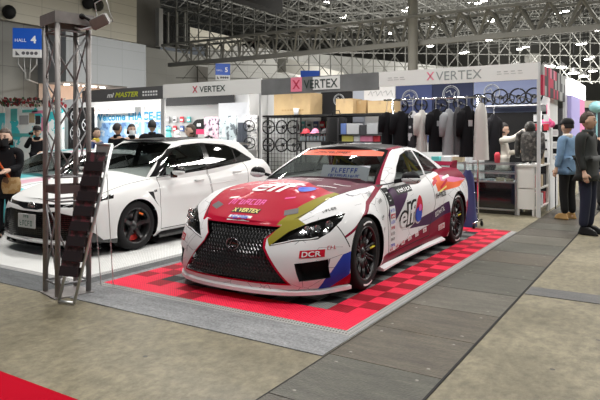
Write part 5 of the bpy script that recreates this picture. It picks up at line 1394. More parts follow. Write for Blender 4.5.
    for (x, y, w2, h2, r_) in ((-.42, .10, .16, .02, .5), (-.30, .33, .2, .025, .3), (-.50, -.12, .14, .022, .4), (.30, -.02, .22, .018, .35), (.42, .15, .2, .02, .3), (.12, .40, .18, .02, .2), (-.12, .05, .16, .018, .4), (-.35, -.35, .10, .03, .2), (.28, -.30, .10, .02, .5), (.50, .33, .18, .02, .2), (-.5, .42, .16, .02, .3), (.05, .56, .2, .02, .1), (-.22, -.05, .12, .02, -.3)):
        b.new(); v, f = rect(w2, h2); decal(b, T_, v, f, 'top', 0 if y > .0 or x < 0 else 5, x, y, r_, .4, sub=.05)
    b.new(); v, f = rect(.13, .075); decal(b, T_, v, f, 'top', 6, .42, -.50, .5, sub=.03); decal(b, T_, v, f, 'top', 6, -.46, -.48, -.5, sub=.03)
    b.build('sticker', ms, out['hood'])
    # door: number board, elf with its drop, and a row of small badges along the sill
    b = DS()
    b.new(); v, f = rect(.145, .17); decal(b, T_, v, f, 'left', 1, .70, .80, 0, sub=.05)
    b.new(); v, f = scrib(.05, .09, 1); decal(b, T_, v, f, 'left', 0, .70, .80, 0, off=.005)
    b.new(); v, f = rect(.145, .46); decal(b, T_, v, f, 'left', 0, .70, .47, 0, sub=.05)
    for k, (zz, tx, mi_) in enumerate(((.66, 'ENEOS', 3), (.60, 'MAX', 2), (.54, 'RIGID', 3), (.48, 'NGK', 2), (.42, 'MOTUL', 1), (.36, 'D1GP', 1), (.30, 'KTC', 3))):
        b.new(); v, f = scrib(.11, .032, len(tx)); decal(b, T_, v, f, 'left', mi_, .70, zz, 0, off=.006)
    b.new(); v, f = rect(.12, .045); decal(b, T_, v, f, 'left', 2, .70, .60, 0, off=.005, sub=.05); v, f = scrib(.09, .026, 3); decal(b, T_, v, f, 'left', 0, .70, .60, 0, off=.007)
    b.new(); v, f = word('elf', .54, .28, .12, .095); decal(b, T_, v, f, 'left', 1, 1.14, .565, .06, off=.004, sub=.07)
    v, f = word('elf', .48, .225, .12, .022); decal(b, T_, v, f, 'left', 0, 1.14, .565, .06, off=.008, sub=.07)
    drop = [(.10 * math.cos(a) * (1 - .25 * math.sin(a)), .155 * math.sin(a)) for a in np.linspace(0, 2 * PI, 28, endpoint=False)]
    b.new(); decal(b, T_, [(x * 1.18, y * 1.14) for x, y in drop], [tuple(range(28))], 'left', 0, 1.47, .60, -.35, off=.005, sub=.05)
    decal(b, T_, drop, [tuple(range(28))], 'left', 2, 1.47, .60, -.35, off=.009, sub=.05)
    decal(b, T_, [(.0 + .1 * math.cos(a), -.05 + .085 * math.sin(a)) for a in np.linspace(0, 2 * PI, 20, endpoint=False)], [tuple(range(20))], 'left', 3, 1.465, .58, -.35, off=.012, sub=.05)
    decal(b, T_, [(.0 + .045 * math.cos(a), -.01 + .04 * math.sin(a)) for a in np.linspace(0, 2 * PI, 16, endpoint=False)], [tuple(range(16))], 'left', 5, 1.48, .62, 0, off=.014, sub=.05)
    b.new(); v, f = rect(.44, .085); decal(b, T_, v, f, 'left', 1, 1.15, .845, .03, sub=.05); v, f = word('VERTEX', .40, .05, 0, .02); decal(b, T_, v, f, 'left', 0, 1.15, .845, .03, off=.006)
    for k, (yy, zz, tx) in enumerate(((.66, .265, 'xr'), (.82, .275, 'KW'), (1.0, .285, 'HKS'), (1.2, .30, 'ARP'), (1.42, .31, 'BRIDE'), (1.66, .325, 'RAYS'))):
        b.new(); v, f = rect(.10, .05); decal(b, T_, v, f, 'left', 0, yy, zz, .08, off=.004, sub=.05); v, f = scrib(.075, .03, len(tx)); decal(b, T_, v, f, 'left', 2, yy, zz, .08, off=.007)
    b.build('sticker', ms, out['door'])
    b = DS()
    b.new(); v, f = scrib(.30, .06, 6); decal(b, T_, v, f, 'left', 0, 2.12, .50, .2, off=.006)
    b.new(); v, f = rect(.18, .07); decal(b, T_, v, f, 'left', 0, 2.18, .30, .1, off=.004, sub=.05); v, f = scrib(.15, .05, 4); decal(b, T_, v, f, 'left', 2, 2.18, .30, .1, off=.007)
    b.new(); v, f = scrib(.34, .06, 6); decal(b, T_, v, f, 'left', 1, 2.18, .70, .06, off=.006)
    for yy, zz, tx, mi_ in ((.42, .62, 'Gr', 1), (.42, .50, 'TM', 1), (.44, .78, 'dunlop', 1), (.30, .85, 'kinetix', 1)):
        b.new(); v, f = scrib(.10, .03, len(tx)); decal(b, T_, v, f, 'left', mi_, yy, zz, .2, off=.006)
    for (y, z, w2, h2, r_, mi_) in ((2.35, .82, .3, .03, .3, 2), (2.5, .90, .25, .03, .1, 0), (2.1, .86, .2, .04, .3, 2), (2.28, .76, .26, .02, .2, 4)):
        b.new(); v, f = rect(w2, h2); decal(b, T_, v, f, 'left', mi_, y, z, r_, .4, sub=.05)
    b.new(); v, f = rect(.17, .062); decal(b, T_, v, f, 'front', 2, .74, .425, .05, off=.004, sub=.04); v, f = word('DCR', .13, .045, 0, .02); decal(b, T_, v, f, 'front', 0, .74, .425, .05, off=.008)
    b.new(); v, f = scrib(.05, .03, 3); decal(b, T_, v, f, 'front', 2, .86, .47, 0, off=.006)
    b.new(); v, f = rect(.12, .06); decal(b, T_, v, f, 'front', 2, -.72, .45, -.05, off=.004, sub=.04); v, f = word('DCR', .10, .04, 0, .02); decal(b, T_, v, f, 'front', 0, -.72, .45, -.05, off=.008)
    b.new(); v, f = scrib(.14, .022, 5); decal(b, T_, v, f, 'top', 1, .74, -.36, 1.0, off=.006)
    b.build('sticker', ms, out['body'])
    b = DS(); v, f = scrib(.50, .020, 16); decal(b, T_, v, f, 'front', 1, -.12, 1.232, 0, off=.005, sub=.08)
    b.build('banner_lettering', ms, out['windshield'])
    b = DS()
    for k in range(16):
        b.new(); v, f = rect(random.uniform(.12, .34), random.uniform(.012, .03)); decal(b, T_, v, f, 'top', 0, random.uniform(-.45, .5), random.uniform(1.5, 2.3), random.uniform(-.4, .6), .5, sub=.05)
    b.new(); v, f = scrib(.5, .16, 5); decal(b, T_, v, f, 'top', 0, -.05, 1.72, 0, sub=.08)
    b.build('sticker', ms, out['roof_panel_tmp'])
    out['roof_panel_tmp'].name = 'roof'; out['greenhouse'].name = 'pillars'
    # white paper notice propped behind the windscreen
    b = MB(); MM = Tm(.22, .90, 1.02) @ Rm(R(62), 'X')
    b.box(-.30, .30, -.11, .11, -.003, .003, 0, MM)
    vq, fq = scrib(.34, .06, 7); b.add([(q_[0], q_[1], 0) for q_ in vq], fq, 1, MM @ Tm(0, .045, .005)); vq, fq = scrib(.4, .035, 14); b.add([(q_[0], q_[1], 0) for q_ in vq], fq, 1, MM @ Tm(0, -.02, .005)); b.box(.05, .22, -.085, -.05, .003, .005, 2, MM)
    p = b.build('paper_notice', [mat('paper', (.8, .82, .9), .6), BL, RD], None, loc=(cX, cY, 0)); tag(p, 'white and blue paper notice lying on the dashboard behind the windscreen', 'notice')
    b = MB(); b.ball((0, 0, 0), .04, .03, .03, 10); 
    return root, out
def wells(root, ra, wb, wz, xi, xo, L_, z0):
    for sg in (1, -1):
        for cy in (0, wb):
            b = MB(); pts = circle(cy, wz, ra + .012, 20, -.3, PI + .3)
            for i in range(19):
                a, c = pts[i], pts[i + 1]
                b.add([(sg * xi, a[0], a[1]), (sg * xo, a[0], a[1]), (sg * xo, c[0], c[1]), (sg * xi, c[0], c[1])], [(0, 1, 2, 3)])
            b.add([(sg * xi, p[0], p[1]) for p in circle(cy, wz, ra + .012, 24)], [tuple(range(24))]); b.build('wheel_arch_liner', M_black, root)
    b = MB(); b.box(-xi, xi, -.6, L_ - .1, z0 - .01, z0 + .03); b.box(-.86, .86, ra + .05, wb - ra - .05, z0 - .005, z0 + .035)
    b.build('floor_pan', M_black, root)
def cabin(root, y0, h, cage=False, wdt=.62):
    b = MB(); b.box(-wdt, wdt, y0 - .45, y0 - .02, .55, .90); b.build('dashboard', M_black, root, bevel=.04)
    for x in (-.36, .36):
        b = MB(); b.box(x - .24, x + .24, y0 + .35, y0 + .85, .30, .50); b.box(x - .24, x + .24, y0 + .78, y0 + .98, .40, .98); b.box(x - .14, x + .14, y0 + .84, y0 + .98, .98, 1.12)
        b.build('seat', mat('seat_cloth', (.03, .03, .035), .8), root, bevel=.05)
    b = MB(); MM = Tm(.36, y0 + .12, .86) @ Rm(R(65), 'X')
    b.tube([MM @ Vector((.18 * math.cos(a), .18 * math.sin(a), 0)) for a in np.linspace(0, 2 * PI, 24, endpoint=False)], .014, 6, closed=True)
    for a in (0, 2.6, 3.7): b.bar(MM @ Vector((0, 0, 0)), MM @ Vector((.17 * math.cos(a), .17 * math.sin(a), 0)), .03)
    b.build('steering_wheel', M_black, root)
    if cage:
        b = MB(); yl = mat('yellow_cage', (.55, .42, .04), .5)
        for sg in (1, -1):
            b.tube([(sg * .60, y0 + .9, .30), (sg * .58, y0 + .9, .90), (sg * .48, y0 + .86, 1.20), (0, y0 + .84, 1.235)], .022, 8)
            b.tube([(sg * .50, y0 + .88, 1.15), (sg * .56, y0 + 1.5, .80)], .022, 8)
        b.tube([(-.55, y0 + .9, .95), (.55, y0 + .9, .95)], .022, 8); b.tube([(-.5, y0 + .88, 1.18), (.55, y0 + .9, .60)], .022, 8)
        b.build('roll_cage', yl, root)
coupe, coupe_parts = build_coupe()
# ------------------------------------------------------------------ hatchback shell, used for the white car and the liveried one behind
C2 = dict(
    T=[(-.75, .655), (-.55, .70), (-.3, .765), (0, .83), (.3, .862), (.8, .885), (1.5, .92), (2.3, .985), (2.8, 1.03), (3.1, 1.03), (3.3, .98)],
    B=[(-.9, .14), (.4, .13), (2.0, .14), (3.3, .22)],
    F=[(0, -.84), (.2, -.90), (.5, -.895), (.8, -.87), (.93, -.82), (1, -.75)],
    Rr=[(0, 3.15), (.3, 3.26), (.7, 3.24), (1, 3.14)],
    Ws=[(-.3, .895), (0, .90), (.6, .885), (1.4, .88), (2.0, .89), (2.5, .905), (3.2, .86)],
    ins=[(0, .06), (.10, .02), (.4, .0), (.6, .008), (.8, .03), (.92, .07), (1, .14)],
    crown=[(-.76, .01), (-.5, .055), (0, .08), (.4, .095), (1, .07), (3.3, .03)],
    Lf=.50, Lr=.40, fe=(.70, .8), flare=.028, fw=.09, arch=.335, wb=2.52, wz=.305, dents=[(1.2, .36, .8, .14, -.02), (1.3, .62, 1.2, .05, .01)],
    G=dict(F=[(0, .12), (.5, .50), (1, .98)], R=[(0, 3.22), (.35, 3.02), (.75, 2.78), (1, 2.62)], W=[(0, .795), (.2, .785), (.6, .71), (1, .60)], taper=.08,
           Lf=[(0, .40), (1, .16)], Lr=[(0, .35), (1, .22)], T=[(.9, 1.335), (1.2, 1.37), (1.7, 1.385), (2.3, 1.35), (2.65, 1.29)], zb=.84, crown=.03))
def build_hatch(loc, white, label, full=True, livery=None, roofm=None):
    root = thing('hatchback_car', label, 'car', loc)
    s = Shell(C2, 110, 22, 40)
    for f in s.bm.faces: f.material_index = s.mi(white)
    L = lambda c: c.x > .45
    lowf = ['body']
    s.region([(-2, -.2), (4, -.2), (4, 3), (-2, 3)], 'side', part='roof_panel', only='roof', m=roofm or white)
    s.region([(.95, 1.3), (2.70, 1.26), (2.7, 1.5), (.9, 1.5)], 'side', m=white, only='roof_panel', filt=lambda c: abs(c.x) > .56)
    if livery:
        for ax, poly, m in livery: s.region(poly, ax, m=m, only=['body', 'roof_panel'])
    s.region([(-1, .0), (.2, .0), (.2, .20), (-.5, .20), (-.62, .30), (-1, .30)], 'side', m=M_gloss_black, filt=lambda c: abs(c.x) > .78 and c.y < -.30)
    for cy in (0, 2.52): s.region(circle(cy, .305, .338), 'side', delete=True, filt=lambda c: abs(c.x) > .5 and c.z < .72)
    s.region([(-.62, -.9), (.62, -.9), (.74, -.45), (.76, .1), (.75, .35), (-.75, .35), (-.76, .1), (-.74, -.45)], 'top', part='hood', only=lowf, filt=lambda c: c.z > .64 and c.y < .6)
    s.line([(-.66, -.80), (-.74, -.45), (-.76, .1), (-.75, .35)], .009, M_gap, 'top', filt=lambda c: c.z > .6 and c.y < .6)
    s.line([(.66, -.80), (.74, -.45), (.76, .1), (.75, .35)], .009, M_gap, 'top', filt=lambda c: c.z > .6 and c.y < .6)
    d1 = [(.42, .21), (.40, .55), (.44, .88), (1.42, .94), (1.44, .5), (1.40, .21)]; d2 = [(1.42, .21), (1.46, .5), (1.44, .94), (2.35, 1.02), (2.30, .72), (2.12, .52), (2.05, .21)]
    for nm, d in (('front_door', d1), ('rear_door', d2)):
        s.region(d, 'side', part=nm, filt=L, only=lowf); s.region(d, 'side', part=nm + '#2', filt=lambda c: c.x < -.45, only=lowf)
        s.line(d + [d[0]], .009, M_gap, 'side', filt=lambda c: abs(c.x) > .45)
    fr = lambda c: c.y < -.2
    mouth = [(.68, .50), (.66, .21), (-.66, .21), (-.68, .50), (-.45, .54), (-.16, .525), (.16, .525), (.45, .54)]
    slot = [(.76, .632), (.76, .605), (.30, .580), (.12, .545), (-.12, .545), (-.30, .580), (-.76, .605), (-.76, .632), (-.30, .618), (.30, .618)]
    s.region(mouth, 'front', delete=True, filt=fr)
    s.region(slot, 'front', m=M_gloss_black, filt=fr)
    lamp = [(.50, .605), (.70, .665), (.86, .745), (.885, .775), (.88, .70), (.80, .62), (.60, .590)]
    s.region(lamp, 'front', part='headlight', m=M_gloss_black, filt=lambda c: c.y < -.34 and c.x > 0)
    s.region([(-a, b_) for a, b_ in lamp], 'front', part='headlight#2', m=M_gloss_black, filt=lambda c: c.y < -.34 and c.x < 0)
    s.region([(.76, .55), (.82, .50), (.83, .26), (.72, .24)], 'front', m=M_gloss_black, filt=fr, both=True)
    s.region([(-1, .60), (-1, .1), (-.335, .1), (-.335, .46), (-.40, .62)], 'side', part='front_bumper', only=lowf, filt=lambda c: c.y < -.2)
    vent = [(.235, .745), (.36, .72), (.32, .66), (.37, .50), (.30, .56), (.27, .64)]
    s.region([(.20, .715), (.30, .71), (.305, .60), (.385, .50), (.285, .60)], 'side', m=M_black, filt=sd_, only=lowf)
    gr = ['greenhouse', 'roof_panel']
    ws = [(-.71, .84), (.71, .84), (.63, 1.10), (.525, 1.315), (.3, 1.345), (-.3, 1.345), (-.525, 1.315), (-.63, 1.10)]
    s.region(ws, 'front', part='windshield', m=M_glass_car, only=['greenhouse'], filt=lambda c: c.y < 1.15)
    w0 = [(.36, .888), (.60, 1.10), (.85, 1.25), (1.05, 1.305), (1.47, 1.33), (2.0, 1.30), (2.28, 1.225), (2.62, 1.06), (2.60, 1.035), (1.48, .94)]
    w1 = [(.60, .905), (.62, 1.08), (.87, 1.235), (1.06, 1.285), (1.43, 1.31), (1.42, .955)]
    w2 = [(1.53, .965), (1.54, 1.312), (1.98, 1.283), (2.14, 1.245), (2.16, 1.025)]
    w3 = [(2.20, 1.03), (2.18, 1.235), (2.27, 1.20), (2.56, 1.065)]
    for sg, sfx in ((1, ''), (-1, '#2')):
        fl = (lambda c: c.x > .4) if sg > 0 else (lambda c: c.x < -.4)
        s.region(w0, 'side', m=M_gloss_black, only='greenhouse', filt=fl)
        for nm, d in (('front_window', w1), ('rear_side_window', w2), ('quarter_window', w3)):
            s.region(d, 'side', part=nm + sfx, m=M_glass_car if nm == 'front_window' else M_glass_dark, only='greenhouse', filt=fl)
    s.region([(-.58, 1.02), (.58, 1.02), (.52, 1.26), (-.52, 1.26)], 'front', part='rear_window', m=M_glass_dark, only='greenhouse', filt=lambda c: c.y > 2.5)
    tr = s.tree(); out = s.finish(root); bump = out['front_bumper']
    out['roof_panel'].name = 'roof'; out['greenhouse'].name = 'pillars'
    def nose(x, z, off):
        yy = interp(C2['F'])((z - .14) / (.655 - .14)); th = min(.999, abs(x) / .885) ** (1 / .70)
        return Vector((x, yy + .50 * (1 - (1 - th * th) ** .4) + off, z))
    b = MB(); b.grid(lambda u, v: nose((u * 2 - 1) * .71, .19 + .37 * v, .06), 24, 8, 1)
    for i in range(13):
        z = .23 + i * .024
        b.tube([nose(x, z, .035) for x in np.linspace(-.66, .66, 21)], .004, 4, 0, smooth=False)
    for x in np.linspace(-.58, .58, 30): b.tube([nose(x, .21, .037), nose(x, .53, .037)], .003, 4, 0, smooth=False)
    g = b.build('grille', [M_gloss_black, M_black], bump)
    b = MB(); b.grid(lambda u, v: nose((u * 2 - 1) * .86, .105 + .02 * v, -.035 + .10 * v), 30, 3); b.grid(lambda u, v: nose((u * 2 - 1) * .86, .105, -.035 + .3 * v), 30, 3); b.grid(lambda u, v: nose((u * 2 - 1) * .86, .125, -.03 + .3 * v), 30, 3)
    b.build('lip_spoiler', M_gloss_black, bump)
    b = MB()
    for sg in (1, -1): b.tube([nose(sg * x, .175 + .012 * x, -.02) for x in np.linspace(.0, .80, 14)], .014, 6)
    b.build('lip_trim', white, bump)
    # three ellipse emblem
    b = MB(); c = nose(0, .585, -.008); MM = Tm(c.x, c.y, c.z) @ Rm(PI / 2, 'X')
    for rx, ry, dy in ((.062, .043, 0), (.022, .041, 0), (.042, .016, .018)):
        b.tube([MM @ Vector((rx * math.cos(a), dy + ry * math.sin(a), 0)) for a in np.linspace(0, 2 * PI, 24, endpoint=False)], .005, 5, 0, closed=True)
    b.ball((c.x, c.y + .012, c.z), .06, .012, .042, 14, 1)
    b.build('emblem', [M_chrome, M_gloss_black], bump)
    # lamps
    for sg, nm in ((1, 'headlight'), (-1, 'headlight#2')):
        b = MB(); pts = []
        for x, z in ((.52, .606), (.66, .650), (.80, .712), (.87, .752)):
            h = tr.ray_cast(Vector((x * sg, -3, z - .006)), Vector((0, 1, 0)))[0]
            if h: pts.append(h + Vector((0, -.003, 0)))
        if len(pts) > 1: b.tube(pts, .006, 6); b.build('daytime_light', M_white_flat, out[nm])
    wells(root, .335, 2.52, .305, .60, .87, 3.15, .14)
    cabin(root, .95, .6, False, .6)
    for sg in (1, -1): b = MB(); b.box(min(sg * .80, sg * .905), max(sg * .80, sg * .905), .36, 2.16, .105, .15); b.build('side_skirt', M_gloss_black, root)
    for sg in (1, -1):
        b = MB(); b.ball((sg * .965, .66, .965), .10, .062, .065, 16, 0); b.box(min(sg * .85, sg * .90), max(sg * .85, sg * .90), .62, .70, .87, .95)
        mo = b.build('mirror', M_gloss_black, root)
        b = MB(); b.ball((sg * .967, .652, .945), .103, .064, .045, 16); b.build('mirror_cap', white, mo)
    b = MB()
    for yy, zz in ((1.22, .80), (2.08, .875)):
        nm = 'front_door' if yy < 1.4 else 'rear_door'
        b = MB(); h = tr.ray_cast(Vector((3, yy, zz)), Vector((-1, 0, 0)))[0]
        b.tube([h + Vector((-.01, -.10, 0)), h + Vector((.03, -.07, .004)), h + Vector((.034, .05, .008)), h + Vector((-.01, .085, .01))], .014, 8)
        b.build('door_handle', white, out[nm])
    b = MB()
    b.grid(lambda u, v: ((u * 2 - 1) * .55, 2.60 + .22 * v, 1.325 - .03 * v), 14, 4); b.grid(lambda u, v: ((u * 2 - 1) * .55, 2.60 + .22 * v, 1.30 - .02 * v), 14, 4)
    b.build('roof_spoiler', white, root)
    b = MB(); b.tube([(.0, 2.3, 1.40), (.0, 2.38, 1.43), (.0, 2.46, 1.40)], [.02, .012, .02], 8); b.build('antenna', M_gloss_black, root)
    # plate
    b = MB(); c = nose(.0, .40, -.02); b.box(-.165, .165, c.y - .012, c.y + .004, .33, .495, 0)
    [b.add([(q_[0], q_[1], 0) for q_ in scrib(w9, h9, n9)[0]], scrib(w9, h9, n9)[1], 1, faceY(0, c.y - .014, z9)) for w9, h9, n9, z9 in ((.11, .035, 3, .465), (.26, .065, 5, .385))]
    b.build('licence_plate', [mat('plate_white', (.42, .43, .42), .5), mat('plate_green', (.05, .12, .09), .5)], bump)
    if full:
        b = MB(); v, f = word('GR', .055, .028, .2, .03); decal(b, tr, v, f, 'left', 0, .335, .715, 0, off=.004); b.build('badge', M_gloss_black, out['body'])
        # dark shape seen on the far side of the glass is the mirror's own reflection; a papery sun visor lies on the dash
    rim = mat('dark_grey_rim', (.05, .05, .052), .3, .7, coat=.3); cal = mat('red_caliper', (.6, .03, .02), .35)
    base = make_wheel(.306, .225, .22, 5, 'thick', rim, M_tire, None, cal)
    b = MB(); b.lathe([(.150, .104), (.172, .107)], 6, 0, Rm(PI / 2, 'Y'), True, 2.2 + .3, 2.2 + .75); b.build('orange_sticker', mat('orange_sticker', (.9, .2, .03), .5), base)
    for i, (x, y, rz) in enumerate(((.785, 0, 0), (.785, 2.52, 0), (-.785, 0, PI), (-.785, 2.52, PI))):
        o = base if i == 0 else copy_tree(base)
        o.parent = root; o.location = (x, y, .306); o.rotation_euler = (0, 0, rz)
    return root, out, tr
sd_ = lambda c: abs(c.x) > .45
W_car = paint('pearl_white', (.74, .75, .75), coat=1, rough=.3)
white_car, wparts, wtr = build_hatch((-6.53, 5.14, .02), W_car, 'white hatchback with black roof and five-spoke dark wheels', True, roofm=P_roofb)
# ------------------------------------------------------------------ the liveried hatchback farther back on the left
LT, LP, LW = mat('teal_livery', (.10, .50, .55), .35, coat=.6), mat('soft_pink_livery', (.75, .45, .55), .35, coat=.6), mat('white_livery', (.74, .78, .80), .35, coat=.6)
q_, _, _ = build_hatch((-8.98, 5.42, .005), LW, 'white, teal and pink patterned hatchback parked behind the white one', False,
            livery=[('side', [(-1, .1), (1.2, .1), (.6, .55), (0, .65), (-.4, .9), (-1, .9)], LT), ('top', [(-.9, -.9), (-.1, -.9), (.5, .4), (.1, .5), (-.5, -.1)], LT), ('top', [(.2, -.9), (.5, -.9), (.75, .4), (.6, .4)], LP), ('side', [(.8, .3), (2.6, .3), (2.8, .8), (1.2, .6)], LP), ('top', [(-.6, 1.0), (.1, 1.0), (.5, 2.6), (-.2, 2.6)], LT), ('top', [(.25, 1.0), (.45, 1.0), (.6, 2.2)], LP)])

q_.scale = (1, 1, .86)
# ------------------------------------------------------------------ lattice tower with floodlight, leaflet rack
root = thing('lattice_tower', 'grey metal box-truss tower standing in front of the white hatchback', 'truss tower', (-4.715, 3.45, 0), R(-14))
hw = .142; TH = 2.56
legs = [(-hw, -hw), (hw, -hw), (hw, hw), (-hw, hw)]
for i, (x, y) in enumerate(legs):
    b = MB(); b.tube([(x, y, .02), (x, y, TH - .02)], .024, 12); b.build('leg', M_trussd, root)
zz = [.02, .92, .99, TH - .10]
for i in range(4):
    (x0, y0), (x1, y1) = legs[i], legs[(i + 1) % 4]
    b = MB()
    for z in (.12, .86, 1.08, TH - .16): b.tube([(x0, y0, z), (x1, y1, z)], .010, 6)
    for z0, z1, n in ((.12, .86, 1), (1.08, TH - .16, 3)):
        for k in range(n):
            za, zb_ = z0 + (z1 - z0) * k / n, z0 + (z1 - z0) * (k + 1) / n
            b.tube([(x0, y0, za), (x1, y1, zb_)], .008, 6)
            if i % 2 == 0: b.tube([(x1, y1, za), (x0, y0, zb_)], .008, 6)
    b.build('side_bracing', M_trussm, root)
b = MB(); b.box(-.18, .18, -.18, .18, 0, .012); b.build('base_plate', M_trussd, root)
b = MB()
for i in range(4):
    (x0, y0), (x1, y1) = legs[i], legs[(i + 1) % 4]
    b.tube([(x0, y0, .965), (x1, y1, .965)], .05, 4, r2=.006, smooth=False)
b.build('joint_box', mat('rusty_brown_plate', (.11, .08, .08), .6, .3), root)
b = MB(); b.box(-.18, .18, -.18, .18, TH - .012, TH)
for sx in (-1, 1): b.box(sx * .174 - .006, sx * .174 + .006, -.18, .18, TH - .10, TH - .012); b.box(-.17, .17, sx * .174 - .006, sx * .174 + .006, TH - .10, TH - .012)
b.build('top_plate', M_trussd, root)
# floodlight clamped to the top
p = at_D(99, 22, 5.35)
root = thing('floodlight', 'pale floodlight with open barn door clamped to the top of the lattice tower', 'floodlight', p, R(32))
Mx = Rm(R(-25), 'Y') @ Rm(R(20), 'X')
b = MB(); b.box(-.07, .09, -.06, .06, -.05, .05, 0, Mx); b.build('lamp_housing', M_trussd, root, bevel=.01)
b = MB(); b.tube([Mx @ Vector(q) for q in ((.0, 0, .04), (.05, 0, .16), (.16, .0, .17), (.11, 0, -.05))], .007, 6, closed=True); b.build('barn_door_frame', M_postw, root)
b = MB(); b.add([Mx @ Vector(q) for q in ((.0, .003, .04), (.05, .003, .16), (.16, .003, .17), (.11, .003, -.05))], [(0, 1, 2, 3)]); b.build('reflector_glass', M_glass_lens, root)
b = MB(); b.tube([(-.20, .0, .035), (-.14, 0, .05), (-.06, 0, .0)], .014, 8); b.ball((-.16, 0, .05), .035, .03, .03, 10); b.build('clamp', M_black, root)
b = MB(); b.tube([(-.22, .0, -.05), (-.16, 0, -.07), (-.02, 0, -.04), (.06, .0, -.03)], .009, 6); b.build('cable', M_white_flat, root)
# leaflet rack
A0, A1 = at_G(57, 303.5), at_G(76, 306); 
B0, B1 = at_D(97, 148, 5.15), at_D(112, 146, 5.1)
u = Vector((A1.x - A0.x, A1.y - A0.y, 0)); W_ = .27; ang = math.atan2(u.y, u.x) 
rz = ang; top = (B0 + B1) / 2; bot = (A0 + A1) / 2
root = thing('leaflet_rack', 'leaning silver leaflet rack with dark zigzag pockets in front of the lattice tower', 'leaflet rack', (bot.x, bot.y, .008), rz)
inv = Matrix.Rotation(-rz, 4, 'Z'); tl = inv @ (top - bot); 
H = tl.z; sx_, sy_ = tl.x, tl.y
rail = lambda s_, t: Vector((s_ * W_ / 2 * .62 + sx_ * t, sy_ * t, .012 + H * t))
b = MB()
for s_ in (-1, 1): b.tube([rail(s_, 0), rail(s_, 1)], .014, 8)
b.tube([rail(-1, 0), rail(1, 0)], .014, 8); b.tube([rail(-1, 1), rail(1, 1)], .014, 8); b.tube([rail(-1, .93), rail(1, .93)], .008, 6)
b.build('frame', M_alu, root)
b = MB(); b.box(-W_ * .3, W_ * .3, -.004, .004, -.045, .035, 0, Tm(*rail(0, .965))); b.build('header_card', mat('header_grey', (.35, .35, .35), .5), root)
lm = blot_mat('dark_leaflet_print', (.012, .010, .012), (.05, .035, .04), (.16, .045, .06), 22, (.42, .56)); cov = mat('leaflet_cover', (.05, .05, .055), .3)
M_smoke = mat('smoked_plastic', (.03, .022, .024), .25); n = 8
for k in range(n):
    t = .16 + k * .76 / n; c = rail(0, t) + Vector((-.02, .0, 0))
    MM = Tm(*c) @ Rm(R(-14), 'X'); hh = H * .76 / n * 1.15
    b = MB(); b.box(-W_ * .36, W_ * .36, -.045, .02, 0, hh * .55, 0, MM); o = b.build('pocket', M_smoke, root)
    b = MB(); b.box(-W_ * .34, W_ * .34, -.035, -.01, hh * .02, hh * 1.15, 0, MM @ Rm(R(4), 'X')); b.build('leaflets', [lm], o)
b = MB()
g1 = inv @ (at_G(101, 286) - bot); g2 = inv @ (at_G(113, 287) - bot)
b.tube([rail(-1, .85), Vector((g1.x, g1.y, .004))], .004, 6); b.build('back_leg', M_alu, root)
b = MB(); b.tube([rail(1, .85), Vector((g2.x, g2.y, .004))], .004, 6); b.build('back_leg', M_alu, root)
# ------------------------------------------------------------------ people
def skin_mesh(pts, edges, rad, sub=1):
    me = bpy.data.meshes.new('s'); me.from_pydata(pts, edges, [])
    o = bpy.data.objects.new('s', me); COL.objects.link(o)
    md = o.modifiers.new('k', 'SKIN'); md.use_smooth_shade = True; md.branch_smoothing = .7
    for i, r_ in enumerate(rad):
        v = me.skin_vertices[0].data[i]; v.radius = r_ if isinstance(r_, tuple) else (r_, r_); v.use_root = (i == 0)
    sb = o.modifiers.new('s', 'SUBSURF'); sb.levels = sub; sb.render_levels = sub
    dg = bpy.context.evaluated_depsgraph_get(); m2 = bpy.data.meshes.new_from_object(o.evaluated_get(dg))
    vs = [tuple(v.co) for v in m2.vertices]; fs = [tuple(p.vertices) for p in m2.polygons]
    bpy.data.objects.remove(o); bpy.data.meshes.remove(me); bpy.data.meshes.remove(m2)
    return vs, fs
SKIN = mat('skin', (.56, .36, .26), .55); SKIN2 = mat('skin_pale', (.62, .42, .32), .55)
HAIRB = mat('black_hair', (.012, .010, .010), .6); HAIRBR = mat('brown_hair', (.05, .030, .020), .6)
EYE = mat('eye_dark', (.01, .01, .01), .3); LIP = mat('lips', (.45, .16, .14), .5)
def head_geo(b, c, tilt=0, turn=0, mi=0):
    """face towards -y; returns its frame"""
    M0 = Tm(*c) @ Rm(turn, 'Z') @ Rm(tilt, 'X') @ Matrix.Scale(1.07, 4)
    def P(u, v):
        a = u * 2 * PI; e = (v - .5) * PI
        x = math.cos(e) * math.cos(a); y = math.cos(e) * math.sin(a); z = math.sin(e)
        X, Y, Z = x * .076, y * .094, z * .118
        if z < 0: X *= 1 - .30 * (-z) ** 1.3; Y = Y * (1 - .12 * -z) - .012 * (-z)
        if y < 0:
            Y += .010 * math.exp(-((z - .10) / .16) ** 2) * math.exp(-((abs(x) - .38) / .2) ** 2)     # eye hollows
            Y -= .022 * math.exp(-(x / .13) ** 2) * math.exp(-((z + .18) / .20) ** 2)              # nose
            Y -= .006 * math.exp(-(x / .25) ** 2) * math.exp(-((z + .52) / .09) ** 2)              # lips
            Y -= .008 * math.exp(-(x / .3) ** 2) * math.exp(-((z + .85) / .14) ** 2)               # chin
        return (X, Y, Z)
    b.grid(P, 40, 30, mi, M0, True, True)
    for s_ in (1, -1): b.ball((s_ * .078, .008, -.005), .012, .022, .033, 10, mi, M0)
    return M0
